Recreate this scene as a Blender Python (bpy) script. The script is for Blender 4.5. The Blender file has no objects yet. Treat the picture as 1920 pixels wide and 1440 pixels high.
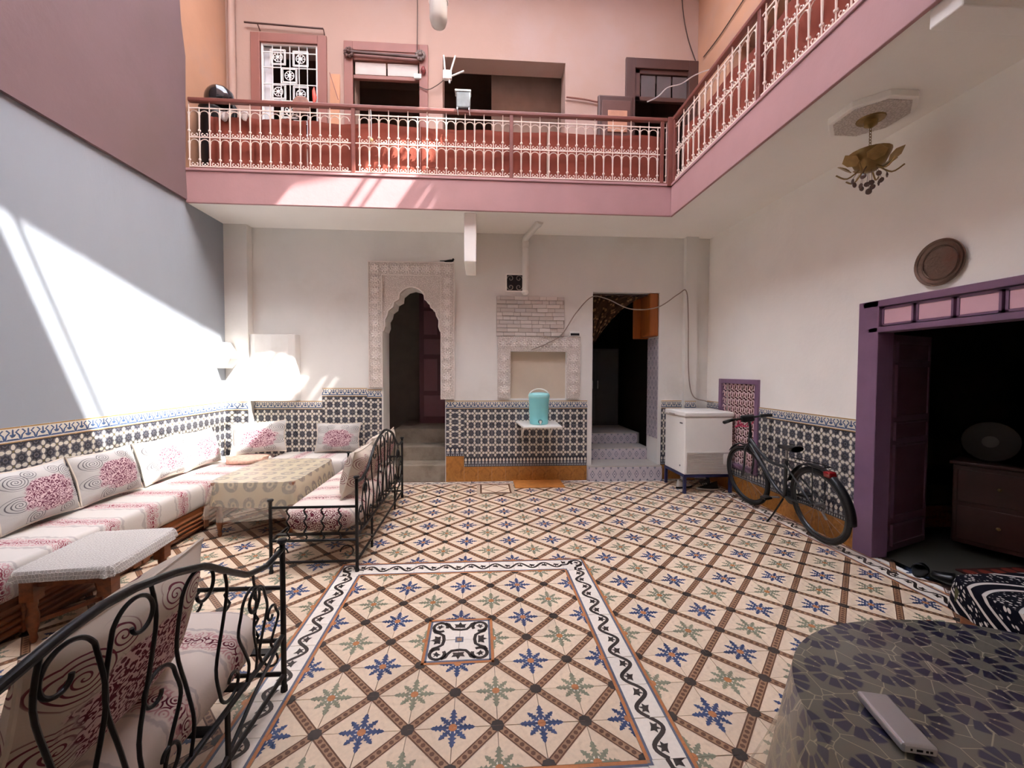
import bpy, math, random
from mathutils import Vector, Matrix, Euler
random.seed(7)
S = bpy.context.scene
COL = S.collection
R = math.radians
PI = math.pi
def lin(c):
    return tuple(((x/255.0)/12.92 if x/255.0 <= 0.04045 else ((x/255.0+0.055)/1.055)**2.4) for x in c)

# ---------------------------------------------------------------- camera
cam = bpy.data.cameras.new('camera'); cam_o = bpy.data.objects.new('camera', cam); COL.objects.link(cam_o)
cam.sensor_width = 36; cam.lens = 36*764.7/1920; cam.shift_x = 12.4/1920; cam.clip_start = 0.02
yaw, pitch, roll = R(3.668), R(-1.753), R(0.199)
fw = Vector((math.sin(yaw), math.cos(yaw), 0)); rt = Vector((math.cos(yaw), -math.sin(yaw), 0)); up = Vector((0, 0, 1))
F_ = fw*math.cos(pitch)+up*math.sin(pitch); U_ = -fw*math.sin(pitch)+up*math.cos(pitch)
R2 = rt*math.cos(roll)+U_*math.sin(roll); U2 = -rt*math.sin(roll)+U_*math.cos(roll)
m = Matrix((R2, U2, -F_)).transposed().to_4x4(); m.translation = (0.1154, -2.3837, 1.5897)
cam_o.matrix_world = m
S.camera = cam_o

# ---------------------------------------------------------------- daylight
w = bpy.data.worlds.new('world'); S.world = w; w.use_nodes = True
nt = w.node_tree; bg = nt.nodes['Background']
sky = nt.nodes.new('ShaderNodeTexSky'); sky.sky_type = 'NISHITA'; sky.sun_disc = False
sky.sun_elevation = R(51.4); sky.sun_rotation = R(120); sky.altitude = 400; sky.air_density = 0.7; sky.dust_density = 4.0
nt.links.new(sky.outputs[0], bg.inputs[0]); bg.inputs[1].default_value = 0.45
sl = bpy.data.lights.new('sun', 'SUN'); sl.energy = 4.6; sl.angle = R(0.53); sl.color = (1.0, 0.985, 0.955)
so = bpy.data.objects.new('sun', sl); COL.objects.link(so); so.location = (6, -4, 14)
so.rotation_euler = Vector((-0.68, 0.418, -1.0)).to_track_quat('-Z', 'Y').to_euler()
S.view_settings.view_transform = 'Standard'; S.view_settings.look = 'None'
S.view_settings.exposure = 2.25; S.view_settings.gamma = 1.0; S.view_settings.use_curve_mapping = False
S.cycles.use_denoising = True; S.cycles.max_bounces = 14; S.cycles.diffuse_bounces = 12; S.cycles.sample_clamp_indirect = 12

# ---------------------------------------------------------------- mesh helpers
class G:
    def __init__(s): s.v = []; s.f = []; s.m = []; s.uv = {}
    def add(s, vs, fs, m=0, T=None):
        o = len(s.v)
        s.v += [tuple(T @ Vector(p)) if T is not None else tuple(p) for p in vs]
        for f in fs: s.f.append([i+o for i in f]); s.m.append(m)
        return s
    def box(s, x0, x1, y0, y1, z0, z1, m=0, T=None):
        return s.add([(x0,y0,z0),(x1,y0,z0),(x1,y1,z0),(x0,y1,z0),(x0,y0,z1),(x1,y0,z1),(x1,y1,z1),(x0,y1,z1)],
                     [(0,3,2,1),(4,5,6,7),(0,1,5,4),(1,2,6,5),(2,3,7,6),(3,0,4,7)], m, T)
    def bar(s, a, b, w, h, m=0):
        a = Vector(a); b = Vector(b); d = (b-a); L = d.length
        T = Matrix.Translation(a) @ d.to_track_quat('X', 'Z').to_matrix().to_4x4()
        return s.box(0, L, -w/2, w/2, -h/2, h/2, m, T)
    def tube(s, pts, r, n=6, m=0, closed=False, cap=True):
        P = [Vector(p) for p in pts]; N = len(P)
        rr = r if isinstance(r, (list, tuple)) else [r]*N
        tang = []
        for i in range(N):
            a = P[i-1] if (i > 0 or closed) else P[i]; b = P[(i+1) % N] if (i < N-1 or closed) else P[i]
            d = b-a; tang.append(d.normalized() if d.length > 1e-9 else Vector((0,0,1)))
        t = tang[0]; ref = Vector((0,0,1)) if abs(t.z) < 0.9 else Vector((1,0,0))
        nrm = (ref - t*ref.dot(t)).normalized()
        o = len(s.v)
        for i in range(N):
            t = tang[i]; nrm = nrm - t*nrm.dot(t)
            nrm = nrm.normalized() if nrm.length > 1e-6 else t.orthogonal().normalized()
            bn = t.cross(nrm)
            for k in range(n):
                a = 2*PI*k/n
                s.v.append(tuple(P[i] + (nrm*math.cos(a)+bn*math.sin(a))*rr[i]))
        for i in range(N if closed else N-1):
            j = (i+1) % N
            for k in range(n):
                k2 = (k+1) % n
                s.f.append([o+i*n+k, o+i*n+k2, o+j*n+k2, o+j*n+k]); s.m.append(m)
        if cap and not closed:
            s.f.append([o+k for k in range(n)][::-1]); s.m.append(m)
            s.f.append([o+(N-1)*n+k for k in range(n)]); s.m.append(m)
        return s
    def lathe(s, prof, n=16, m=0, T=None, a0=0.0, arc=2*PI):
        full = abs(arc-2*PI) < 1e-6; nn = n if full else n+1
        vs = [(r*math.cos(a0+arc*k/n), r*math.sin(a0+arc*k/n), z) for (r, z) in prof for k in range(nn)]
        fs = []
        for i in range(len(prof)-1):
            for k in range(n):
                k2 = (k+1) % nn
                fs.append((i*nn+k, i*nn+k2, (i+1)*nn+k2, (i+1)*nn+k))
        if full:
            if prof[0][0] > 1e-5: fs.append(tuple(range(n))[::-1])
            if prof[-1][0] > 1e-5: fs.append(tuple((len(prof)-1)*n+k for k in range(n)))
        return s.add(vs, fs, m, T)
    def prism(s, poly, z0, z1, m=0, T=None):
        n = len(poly)
        vs = [(x, y, z0) for x, y in poly]+[(x, y, z1) for x, y in poly]
        fs = [tuple(range(n))[::-1], tuple(range(n, 2*n))]+[(i, (i+1) % n, n+(i+1) % n, n+i) for i in range(n)]
        return s.add(vs, fs, m, T)
    def flat(s, poly, z, m=0, T=None):
        return s.add([(x, y, z) for x, y in poly], [tuple(range(len(poly)))], m, T)
    def ball(s, c, r, m=0, n=8, sc=(1,1,1)):
        k = n//2+1
        prof = [(max(1e-6, math.sin(PI*i/k))*1.0, -math.cos(PI*i/k)) for i in range(k+1)]
        return s.lathe(prof, n, m, Matrix.Translation(c) @ Matrix.Diagonal((r*sc[0], r*sc[1], r*sc[2], 1)))
    def grid(s, fn, nu, nv, m=0, cu=False, uvfn=None):
        o = len(s.v); cols = nu if cu else nu+1
        for j in range(nv+1):
            for i in range(cols):
                u, v = i/nu, j/nv
                s.uv[len(s.v)] = uvfn(u, v) if uvfn else (u, v)
                s.v.append(tuple(fn(u, v)))
        for j in range(nv):
            for i in range(nu):
                i2 = (i+1) % cols
                s.f.append([o+j*cols+i, o+j*cols+i2, o+(j+1)*cols+i2, o+(j+1)*cols+i]); s.m.append(m)
        return s
    def cushion(s, w, h, t, m=0, n=10, pw=0.55):
        # a plump pillow standing in the XZ plane, centre at origin, front towards -Y, uv on both faces
        for sg in (-1, 1):
            def fn(u, v, sg=sg):
                a, b = u*2-1, v*2-1
                k = max(0.0, (1-abs(a)**3)*(1-abs(b)**3))**pw
                pin = 1-0.07*(abs(a)**2)*(1-b*b)*0 - 0.05*(1-abs(b))*abs(a)**4
                pz = 1-0.06*(1-a*a)*abs(b)**4
                return (a*w/2*pin*(1-0.04*(1-b*b)*abs(a)), sg*t/2*k, b*h/2*pz*(1-0.04*(1-a*a)*abs(b)))
            o = len(s.f)
            s.grid(fn, n, n, m)
            if sg > 0:
                for q in range(o, len(s.f)): s.f[q] = s.f[q][::-1]
        return s

def mesh(g, name='mesh', mats=(), smooth=False):
    me = bpy.data.meshes.new(name)
    me.from_pydata(g.v, [], g.f)
    for mt in mats: me.materials.append(mt)
    if len(mats) > 1: me.polygons.foreach_set('material_index', g.m)
    if g.uv:
        uvl = me.uv_layers.new(name='UVMap')
        for lp in me.loops: uvl.data[lp.index].uv = g.uv.get(lp.vertex_index, (0, 0))
    me.update()
    if smooth:
        me.shade_smooth(); me.set_sharp_from_angle(angle=R(smooth if smooth is not True else 45))
    return me
def link(name, me, parent=None, loc=(0,0,0), rot=(0,0,0), sc=(1,1,1)):
    o = bpy.data.objects.new(name, me); COL.objects.link(o)
    o.parent = parent; o.location = loc; o.rotation_euler = rot; o.scale = sc
    return o
def obj(name, g, mats, parent=None, loc=(0,0,0), rot=(0,0,0), smooth=False, bevel=0, sub=0, sc=(1,1,1), seg=2):
    if not isinstance(mats, (list, tuple)): mats = [mats]
    o = link(name, mesh(g, name, mats, smooth), parent, loc, rot, sc)
    if bevel:
        b = o.modifiers.new('bevel', 'BEVEL'); b.width = bevel; b.segments = seg; b.limit_method = 'ANGLE'; b.angle_limit = R(40)
    if sub:
        b = o.modifiers.new('sub', 'SUBSURF'); b.levels = sub; b.render_levels = sub
    return o
def tag(o, label, cat, group=None):
    o['label'] = label; o['category'] = cat
    if group: o['group'] = group
    return o
def thing(name, label, cat, loc=(0,0,0), rz=0, group=None, rot=None):
    o = bpy.data.objects.new(name, None); COL.objects.link(o); o.empty_display_size = 0.1
    o.location = loc; o.rotation_euler = rot if rot else (0, 0, rz)
    return tag(o, label, cat, group)
def struct(name, g, mats, parent=None, label=None, **k):
    o = obj(name, g, mats, parent, **k)
    if parent is None:
        o['kind'] = 'structure'
        if label: o['label'] = label
    return o
def tree_copy(root, loc, rz=None, label=None, group=None):
    r = root.copy(); COL.objects.link(r); r.location = loc
    if rz is not None: r.rotation_euler = (0, 0, rz)
    if label: r['label'] = label
    if group: r['group'] = group
    for ch in list(root.children):
        c = ch.copy(); COL.objects.link(c); c.parent = r
        for gch in list(ch.children):
            d = gch.copy(); COL.objects.link(d); d.parent = c
    return r
def circ(r, n, cx=0, cy=0, a0=0): return [(cx+r*math.cos(a0+2*PI*k/n), cy+r*math.sin(a0+2*PI*k/n)) for k in range(n)]
def lerp(a, b, t): return a+(b-a)*t
def spline(pts, k=6):
    P = [Vector(p) for p in pts]; out = []
    for i in range(len(P)-1):
        p0 = P[max(0, i-1)]; p1 = P[i]; p2 = P[i+1]; p3 = P[min(len(P)-1, i+2)]
        for j in range(k):
            t = j/k
            out.append(0.5*((2*p1)+(p2-p0)*t+(2*p0-5*p1+4*p2-p3)*t*t+(3*p1-p0-3*p2+p3)*t**3))
    out.append(P[-1]); return out

# ---------------------------------------------------------------- material helpers
class N_:
    def __init__(s, mt): s.t = mt.node_tree; s.n = s.t.nodes
    def new(s, ty, **k):
        n = s.n.new('ShaderNode'+ty)
        for a, b in k.items(): setattr(n, a, b)
        return n
    def lk(s, a, b): s.t.links.new(a, b)
    def math(s, op, a, b=None, c=None, clamp=False):
        n = s.new('Math', operation=op); n.use_clamp = clamp
        for i, x in enumerate((a, b, c)):
            if x is None: continue
            if isinstance(x, (int, float)): n.inputs[i].default_value = x
            else: s.lk(x, n.inputs[i])
        return n.outputs[0]
    def mix(s, f, a, b):
        n = s.new('Mix', data_type='RGBA')
        for sock, x in ((n.inputs[0], f), (n.inputs[6], a), (n.inputs[7], b)):
            if isinstance(x, (int, float)): sock.default_value = x
            elif isinstance(x, tuple): sock.default_value = (*x[:3], 1)
            else: s.lk(x, sock)
        return n.outputs[2]
    def step(s, x, e0, e1):
        n = s.new('MapRange', interpolation_type='SMOOTHSTEP'); s.lk(x, n.inputs[0])
        n.inputs[1].default_value = e0; n.inputs[2].default_value = e1
        return n.outputs[0]
    def noise(s, vec, sc, det=3, rough=.55, dist=0):
        n = s.new('TexNoise'); n.inputs['Scale'].default_value = sc; n.inputs['Detail'].default_value = det
        n.inputs['Roughness'].default_value = rough; n.inputs['Distortion'].default_value = dist
        if vec is not None: s.lk(vec, n.inputs['Vector'])
        return n
    def voro(s, vec, sc, feat='F1', rnd=1.0):
        n = s.new('TexVoronoi', feature=feat); n.inputs['Scale'].default_value = sc
        n.inputs['Randomness'].default_value = rnd
        if vec is not None: s.lk(vec, n.inputs['Vector'])
        return n
    def coord(s, kind='Object'): return s.new('TexCoord').outputs[kind]
    def xyz(s, vec):
        n = s.new('SeparateXYZ'); s.lk(vec, n.inputs[0]); return n.outputs
MATS = {}
def newmat(name, rough=.6, metal=0.0, spec=.5, coat=0.0):
    mt = bpy.data.materials.new(name); mt.use_nodes = True
    p = mt.node_tree.nodes['Principled BSDF']
    p.inputs['Roughness'].default_value = rough; p.inputs['Metallic'].default_value = metal
    p.inputs['Specular IOR Level'].default_value = spec; p.inputs['Coat Weight'].default_value = coat
    p.inputs['Coat Roughness'].default_value = .12
    MATS[name] = mt
    return mt, p, N_(mt)
def mat(name, c, rough=.6, metal=0.0, var=.08, sc=5, bump=0, bs=40, spec=.5, rnd=0, coat=0, c2=None, e=(.45, .7), s2=2.0, stretch=None, bd=.01):
    mt, p, n = newmat(name, rough, metal, spec, coat)
    vec = n.coord()
    if stretch:
        mp = n.new('Mapping'); mp.inputs['Scale'].default_value = stretch; n.lk(vec, mp.inputs[0]); vec = mp.outputs[0]
    col = lin(c)
    ns = n.noise(vec, sc, 4)
    k = n.new('MapRange'); n.lk(ns.outputs[0], k.inputs[0])
    k.inputs[1].default_value = .3; k.inputs[2].default_value = .7; k.inputs[3].default_value = 1-var; k.inputs[4].default_value = 1+var
    f = k.outputs[0]
    if rnd:
        oi = n.new('ObjectInfo'); f = n.math('MULTIPLY', f, n.math('ADD', n.math('MULTIPLY', oi.outputs['Random'], 2*rnd), 1-rnd))
    base = col
    if c2:
        n2 = n.noise(vec, s2, 5, .6)
        base = n.mix(n.step(n2.outputs[0], *e), col, lin(c2))
    vm = n.new('VectorMath', operation='SCALE')
    if isinstance(base, tuple): vm.inputs[0].default_value = base
    else: n.lk(base, vm.inputs[0])
    n.lk(f, vm.inputs['Scale'])
    n.lk(vm.outputs[0], p.inputs['Base Color'])
    if bump:
        nb = n.noise(vec, bs, 4, .6); b = n.new('Bump'); b.inputs['Strength'].default_value = bump; b.inputs['Distance'].default_value = bd
        n.lk(nb.outputs[0], b.inputs['Height']); n.lk(b.outputs[0], p.inputs['Normal'])
    return mt

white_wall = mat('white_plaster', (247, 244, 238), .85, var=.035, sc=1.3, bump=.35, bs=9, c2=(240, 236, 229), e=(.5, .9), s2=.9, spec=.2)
left_wall_m = mat('shaded_white_plaster', (152, 158, 165), .85, var=.035, sc=1.3, bump=.35, bs=9, c2=(146, 149, 151), e=(.55, .9), s2=1.4, spec=.2, stretch=(1, 1, .35))  # white plaster with its shade put into the colour as cool grey
back_wall_m = mat('dull_white_plaster', (226, 224, 219), .85, var=.035, sc=1.3, bump=.4, bs=7, c2=(212, 208, 200), e=(.5, .85), s2=1.1, spec=.2)
white_wall2 = mat('white_ceiling_plaster', (247, 244, 238), .85, var=.025, sc=1.1, bump=.25, bs=7, spec=.2)
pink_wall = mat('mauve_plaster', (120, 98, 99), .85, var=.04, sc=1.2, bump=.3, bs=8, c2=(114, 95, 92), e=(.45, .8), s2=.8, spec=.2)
pink_trim = mat('pink_fascia_paint', (178, 138, 138), .7, var=.04, sc=3, bump=.2, bs=12, spec=.25)
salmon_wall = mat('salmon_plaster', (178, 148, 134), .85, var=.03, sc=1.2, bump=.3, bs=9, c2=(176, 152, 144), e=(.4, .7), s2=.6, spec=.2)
orange_wall = mat('orange_plaster', (188, 142, 114), .85, var=.05, sc=2, bump=.35, bs=9, c2=(180, 142, 122), e=(.45, .7), s2=1.5, spec=.2)
stucco = mat('carved_stucco', (226, 217, 209), .85, var=.04, sc=6, bump=.2, bs=60, spec=.2)
white_paint = mat('white_gloss_paint', (232, 230, 224), .4, var=.02)
concrete = mat('grey_step_concrete', (150, 138, 122), .85, var=.12, sc=6, bump=.4, bs=30, c2=(128, 116, 100), s2=4)
brown_frame = mat('brown_painted_wood', (140, 88, 76), .55, var=.06, sc=6, stretch=(1,1,.2))
dark_brown = mat('dark_brown_wood', (82, 52, 44), .5, var=.12, sc=6, stretch=(1,1,.2))
wood = mat('carved_walnut_wood', (134, 78, 44), .4, var=.22, sc=9, stretch=(4,.5,4), c2=(98, 54, 30), s2=5, bump=.15, bs=20)
orange_wood = mat('orange_varnished_wood', (150, 82, 30), .4, var=.12, sc=6, stretch=(4,4,.5))
purple = mat('purple_gloss_paint', (128, 96, 124), .4, var=.06, sc=6)
purple_dark = mat('plum_gloss_paint', (96, 60, 76), .4, var=.06, sc=6)
pink_pane = mat('pink_panel_paint', (222, 178, 190), .5, var=.03)
iron = mat('black_wrought_iron', (30, 30, 30), .38, .35, var=.15, sc=20, bump=.1, bs=60)
rail_white = mat('cream_iron_paint', (232, 214, 200), .5, var=.05, sc=20)
rail_brown = mat('brown_rail_paint', (120, 66, 56), .45, var=.1, sc=8, stretch=(.3,1,1))
red_cloth = mat('terracotta_fabric', (142, 76, 62), .9, var=.1, sc=4, bump=.2, bs=30, spec=.1)
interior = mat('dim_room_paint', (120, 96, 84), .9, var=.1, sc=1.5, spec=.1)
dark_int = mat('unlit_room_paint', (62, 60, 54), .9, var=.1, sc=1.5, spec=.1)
black = mat('black_plastic', (20, 20, 22), .35, var=.1)
rubber = mat('black_rubber', (26, 25, 24), .7, var=.15, sc=15)
brass = mat('tarnished_brass', (150, 124, 78), .38, .85, var=.2, sc=12)
pewter = mat('engraved_pewter', (118, 98, 86), .45, .8, var=.16, sc=9, c2=(112, 78, 66), s2=4, bump=.5, bs=50)
chrome = mat('scratched_chrome', (190, 190, 190), .25, 1.0, var=.05)
alu = mat('anodised_aluminium', (200, 200, 204), .32, .8, var=.03)
glass_dark = mat('dusty_pane', (96, 88, 88), .25, var=.1)
# ---------------------------------------------------------------- room shell (metres; origin = centre of the floor medallion)
XL, XR, YB, YF = -3.3, 3.5, 3.48, -3.7
GE, GZ0, GZ1 = 2.63, 3.55, 3.90      # back gallery edge, soffit height, gallery floor height
GX = 2.50                            # right gallery edge
RZ = 7.35                            # upper roof
def slab_with_holes(g, a0, a1, z0, z1, t0, t1, holes, axis, m=0):
    """vertical wall slab; a = along-wall coordinate, t = thickness coordinate"""
    xs = sorted({a0, a1, *[h[0] for h in holes], *[h[1] for h in holes]})
    for i in range(len(xs)-1):
        p, q = xs[i], xs[i+1]
        hs = sorted([(h[2], h[3]) for h in holes if h[0] <= p+1e-6 and h[1] >= q-1e-6])
        z = z0
        for (h0, h1) in hs+[(z1, z1)]:
            if h0 > z+1e-6:
                if axis == 'x': g.box(p, q, t0, t1, z, h0, m)
                else: g.box(t0, t1, p, q, z, h0, m)
            z = max(z, h1)
    return g
# left wall: white below, mauve above the soffit line, worn end at the gallery
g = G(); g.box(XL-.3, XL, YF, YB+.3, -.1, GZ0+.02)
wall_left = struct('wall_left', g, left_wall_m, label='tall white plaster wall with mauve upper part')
g = G(); ye = GE-.01
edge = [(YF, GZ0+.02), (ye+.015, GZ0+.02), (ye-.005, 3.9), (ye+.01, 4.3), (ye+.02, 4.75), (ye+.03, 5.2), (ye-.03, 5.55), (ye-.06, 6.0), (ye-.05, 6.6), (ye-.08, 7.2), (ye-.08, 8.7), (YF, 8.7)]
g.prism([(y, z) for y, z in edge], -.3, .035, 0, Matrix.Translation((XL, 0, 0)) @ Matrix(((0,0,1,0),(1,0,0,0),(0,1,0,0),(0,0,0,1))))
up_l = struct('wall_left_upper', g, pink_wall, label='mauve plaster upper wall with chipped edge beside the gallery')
g = G(); g.box(XL-.3, XL, ye-.12, YB+.3, GZ0+.02, 8.7)
struct('wall_left_gallery', g, orange_wall, label='orange plaster wall at the end of the upper gallery')
# back wall below
ARCH = (-1.24, -.37, 0, 2.9); DOOR2 = (1.76, 2.755, 0, 2.75); NICHE = (.562, 1.377, 1.2, 1.878); VENT = (.50, .75, 2.74, 2.99)
g = slab_with_holes(G(), XL-.3, XR+.3, -.1, GZ0+.02, YB, YB+.4, [ARCH, DOOR2, NICHE, VENT], 'x')
g.box(XL, -3.0, YB-.13, YB, 0, GZ0)                # corner pier
g.box(3.11, 3.29, YB-.08, YB, 0, GZ0)              # right pilaster
wall_back = struct('wall_back', g, back_wall_m, label='white plaster back wall with two doorways')
# upper back wall
UH = [(-2.86, -2.08, 4.75, 6.04), (-1.62, -.72, GZ1, 5.98), (-.4, 1.33, GZ1, 5.97), (2.34, 3.2, GZ1, 5.96)]
g = slab_with_holes(G(), XL-.3, XR+.3, GZ0+.05, 8.7, YB, YB+.3, UH, 'x')
struct('wall_back_upper', g, salmon_wall, label='salmon plaster upper wall behind the gallery')
# right wall below with the wide doorway and the low lattice window
DR = (-1.1, .95, 0, 2.17); LW = (2.36, 3.11, .36, 1.48)
g = slab_with_holes(G(), YF, YB+.3, -.1, GZ0+.02, XR, XR+.13, [DR, LW], 'y')
wall_right = struct('wall_right', g, white_wall, label='white plaster right wall with wide purple doorway')
UR = (1.1, 2.72, 4.4, 5.72)
g = slab_with_holes(G(), YF, YB+.3, GZ0+.05, 8.7, 3.27, 3.6, [UR], 'y')
struct('wall_right_upper', g, orange_wall, label='orange plaster upper wall behind the side gallery')
g = G(); g.box(XL-.3, XR+.3, YF-.3, YF, -.1, 8.7)
struct('wall_front', g, white_wall, label='white plaster wall behind the viewer')
# galleries: slab soffits and fascias
g = G(); g.box(XL, XR, GE+.03, YB, GZ0, GZ1-.01); g.box(GX+.03, XR, -.41, GE+.03, GZ0, GZ1-.01); g.box(XL, XR, YF, -.41, GZ0, GZ1-.01)
struct('ceiling', g, white_wall2, label='white plaster underside of the galleries')
g = G(); g.box(XL+.02, GX, GE, GE+.03, GZ0-.015, GZ1); g.box(XL+.02, GX+.02, GE-.012, GE+.05, GZ1, GZ1+.03)
struct('trim_1', g, pink_trim, label='pink fascia of the back gallery', bevel=.006)
g = G(); g.box(GX, GX+.03, -.41, GE+.03, GZ0-.015, GZ1); g.box(GX-.012, GX+.05, -.41, GE, GZ1, GZ1+.03)
struct('trim_2', g, pink_trim, label='pink fascia of the side gallery', bevel=.006)
g = G(); g.box(XL+.04, GX+.03, -.44, -.41, GZ0-.015, GZ1+.03)
struct('trim_3', g, pink_trim, label='pink fascia of the front gallery')
g = G(); g.box(-.075, .075, 2.74, YB, 2.95, GZ0); 
struct('trim_4', g, white_wall2, label='white plaster beam under the back gallery', bevel=.01)
g = G(); g.box(GX+.04, XR, -.43, -.27, 3.44, GZ0)
struct('trim_5', g, white_wall2, label='white plaster cross beam under the side gallery', bevel=.008)
# chimney-breast-like hood in the corner above the bench
g = G()
prof = [(-3.0, YB-.10), (-2.92, YB-.125), (-2.7, YB-.14), (-2.48, YB-.125), (-2.40, YB-.10), (-2.37, YB+.0), (-3.0, YB+.0)]
g.prism(prof[::-1], 1.175, 2.085)
struct('trim_6', g, back_wall_m, label='white boxed hood on the wall above the corner bench', bevel=.008)
# roof over the upper gallery and parapets round the open court
g = G(); g.box(XL, XR, GE, YB, RZ, RZ+.25); g.box(GX+.05, XR, YF, GE, RZ, RZ+.25); g.box(XL, GX+.05, YF, -1.71, RZ, RZ+.25)
g.box(GX+.05, GX+.25, -1.9, GE, RZ+.25, 7.9); slab_with_holes(g, -1.9, GE, 7.9, 8.6, GX+.05, GX+.08, [(.55, .82, 8.0, 8.07), (.5, .78, 8.24, 8.31)], 'y'); g.box(XL, GX+.25, -1.9, -1.71, RZ+.25, 8.6)
struct('roof', g, salmon_wall, label='flat roof and parapet round the open courtyard')
# upper front room wall
g = G(); g.box(XL, GX+.1, -1.9, -1.71, GZ1, RZ)
struct('wall_front_upper', g, salmon_wall, label='salmon plaster upper wall above the front gallery')
# the sheet drawn over part of the open court, and the poles that carry it
tarp_m, p_, n_ = newmat('white_tarpaulin', .8)
tr = n_.new('BsdfTranslucent'); tr.inputs[0].default_value = (*lin((248, 248, 248)), 1)
df = n_.new('BsdfDiffuse'); df.inputs[0].default_value = (*lin((190, 188, 184)), 1)
mx = n_.new('MixShader'); mx.inputs[0].default_value = .12
n_.lk(tr.outputs[0], mx.inputs[1]); n_.lk(df.outputs[0], mx.inputs[2]); n_.lk(mx.outputs[0], n_.n['Material Output'].inputs[0])
g = G(); g.prism([(XL, -1.75), (.68, -1.75), (1.02, -.27), (1.2, .6), (1.68, .66), (2.02, .99), (2.55, 1.45), (2.55, GE), (XL, GE)], 8.61, 8.614)
tag(obj('courtyard_tarpaulin', g, tarp_m), 'white tarpaulin drawn over the open courtyard roof', 'tarpaulin')
for i, (x, r, lb) in enumerate(((1.95, .03, 'thick grey pole carrying the roof tarpaulin'), (2.12, .022, 'thin grey pole carrying the roof tarpaulin'))):
    g = G(); g.tube([(x, -1.75, 8.575), (x+.02, GE, 8.575)], r, 8)
    tag(obj('roof_pole', g, alu), lb, 'pole')
g = G(); g.tube([(.1, -1.57, 8.57), (2.56, -1.55, 8.57)], .026, 8)
tag(obj('roof_pole', g, alu), 'grey pole along the front edge of the roof tarpaulin', 'pole')
# rooms behind the openings
def room(name, x0, x1, y0, y1, z0, z1, m, label, open_side):
    g = G(); t = .08
    if open_side != 'x0': g.box(x0-t, x0, y0, y1, z0, z1)
    g.box(x1, x1+t, y0, y1, z0, z1)
    if open_side != 'y0': g.box(x0-t, x1+t, y0-t, y0, z0, z1)
    g.box(x0-t, x1+t, y1, y1+t, z0, z1); g.box(x0-t, x1+t, y0, y1, z1, z1+t); g.box(x0-t, x1+t, y0, y1, z0-t, z0)
    return struct(name, g, m, label=label)
room('wall_stair_room', -1.9, -.1, YB+.4, 5.6, 0.0, 3.3, mat('landing_paint', (170, 162, 154), .9, var=.08), 'dim landing behind the carved arch', 'y0')
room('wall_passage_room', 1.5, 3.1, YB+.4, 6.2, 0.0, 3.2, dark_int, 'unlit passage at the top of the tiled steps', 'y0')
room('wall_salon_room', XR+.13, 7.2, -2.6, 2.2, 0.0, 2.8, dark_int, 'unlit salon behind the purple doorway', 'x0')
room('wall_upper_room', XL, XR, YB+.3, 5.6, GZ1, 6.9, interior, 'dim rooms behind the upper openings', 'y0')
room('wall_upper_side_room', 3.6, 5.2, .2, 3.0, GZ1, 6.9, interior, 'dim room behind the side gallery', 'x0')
room('wall_low_window_recess', XR+.13, XR+.3, 2.25, 3.2, .3, 1.6, purple_dark, 'shallow recess behind the low lattice window', 'x0')
g = G(); g.box(.3, 1.7, 4.15, 4.25, GZ1, 6.9)
struct('wall_upper_partition', g, mat('greige_paint', (176, 150, 134), .9, var=.08), label='greige partition inside the upper opening')
g = G(); g.box(NICHE[0], NICHE[1], YB+.06, YB+.1, NICHE[2], NICHE[3])
struct('wall_niche_back', g, mat('beige_plaster', (206, 190, 170), .85, var=.05, sc=3), label='beige back of the shallow wall niche')

# ---------------------------------------------------------------- cement floor tiles
T = .2
fm = [mat('tile_cream', (226, 203, 176), .42, var=.06, sc=9, rnd=.05, c2=(214, 188, 160), e=(.5, .8), s2=6, spec=.4),
      mat('tile_tan', (164, 126, 96), .45, var=.08, sc=9, rnd=.06), mat('tile_umber', (104, 68, 46), .45, var=.1, sc=9, rnd=.06),
      mat('tile_blue', (58, 74, 112), .45, var=.14, sc=14, rnd=.12), mat('tile_sage', (136, 136, 112), .45, var=.14, sc=14, rnd=.1),
      mat('tile_ochre', (184, 118, 70), .45, var=.12, sc=14, rnd=.1), mat('tile_white', (236, 226, 212), .42, var=.05, sc=9, rnd=.04),
      mat('tile_ink', (58, 48, 42), .45, var=.12, sc=9, rnd=.08), mat('tile_slate', (98, 104, 122), .45, var=.12, sc=9, rnd=.08)]
HALF = [(.07, 0), (.085, .034), (.15, .036), (.17, .1), (.215, .05), (.24, .04), (.265, .1), (.31, .052), (.335, .036), (.365, .082), (.405, .042), (.44, .046), (.5, 0)]
def leaf_half(g, o, e1, e2, k, z, m):
    g.flat([(o[0]+e1[0]*x*k+e2[0]*y*k, o[1]+e1[1]*x*k+e2[1]*y*k) for x, y in HALF], z, m)
def tile_base(g, m, gap=.008, th=.05):
    h = .5-gap; g.box(-h, h, -h, h, -th, 0, m)
def ivy(g, cx, cy, r, a, z, m=7):
    pts = []
    for k, (ang, rr) in enumerate([(0, 1.1), (.42, .5), (.95, .95), (1.45, .5), (2.1, .85), (2.7, .35), (3.14, .3), (-2.7, .35), (-2.1, .85), (-1.45, .5), (-.95, .95), (-.42, .5)]):
        pts.append((cx+r*rr*math.cos(a+ang), cy+r*rr*math.sin(a+ang)))
    g.flat(pts, z, m)
def ribbon(g, pts, hw, z, m):
    P = [Vector((x, y, 0)) for x, y in pts]; L = []; Rr = []
    for i in range(len(P)):
        d = (P[min(i+1, len(P)-1)]-P[max(i-1, 0)]).normalized(); nn = Vector((-d.y, d.x, 0))
        L.append(P[i]+nn*hw); Rr.append(P[i]-nn*hw)
    n = len(P)
    g.add([(p.x, p.y, z) for p in L]+[(p.x, p.y, z) for p in Rr], [(i, n+i, n+i+1, i+1) for i in range(n-1)], m)
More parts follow.
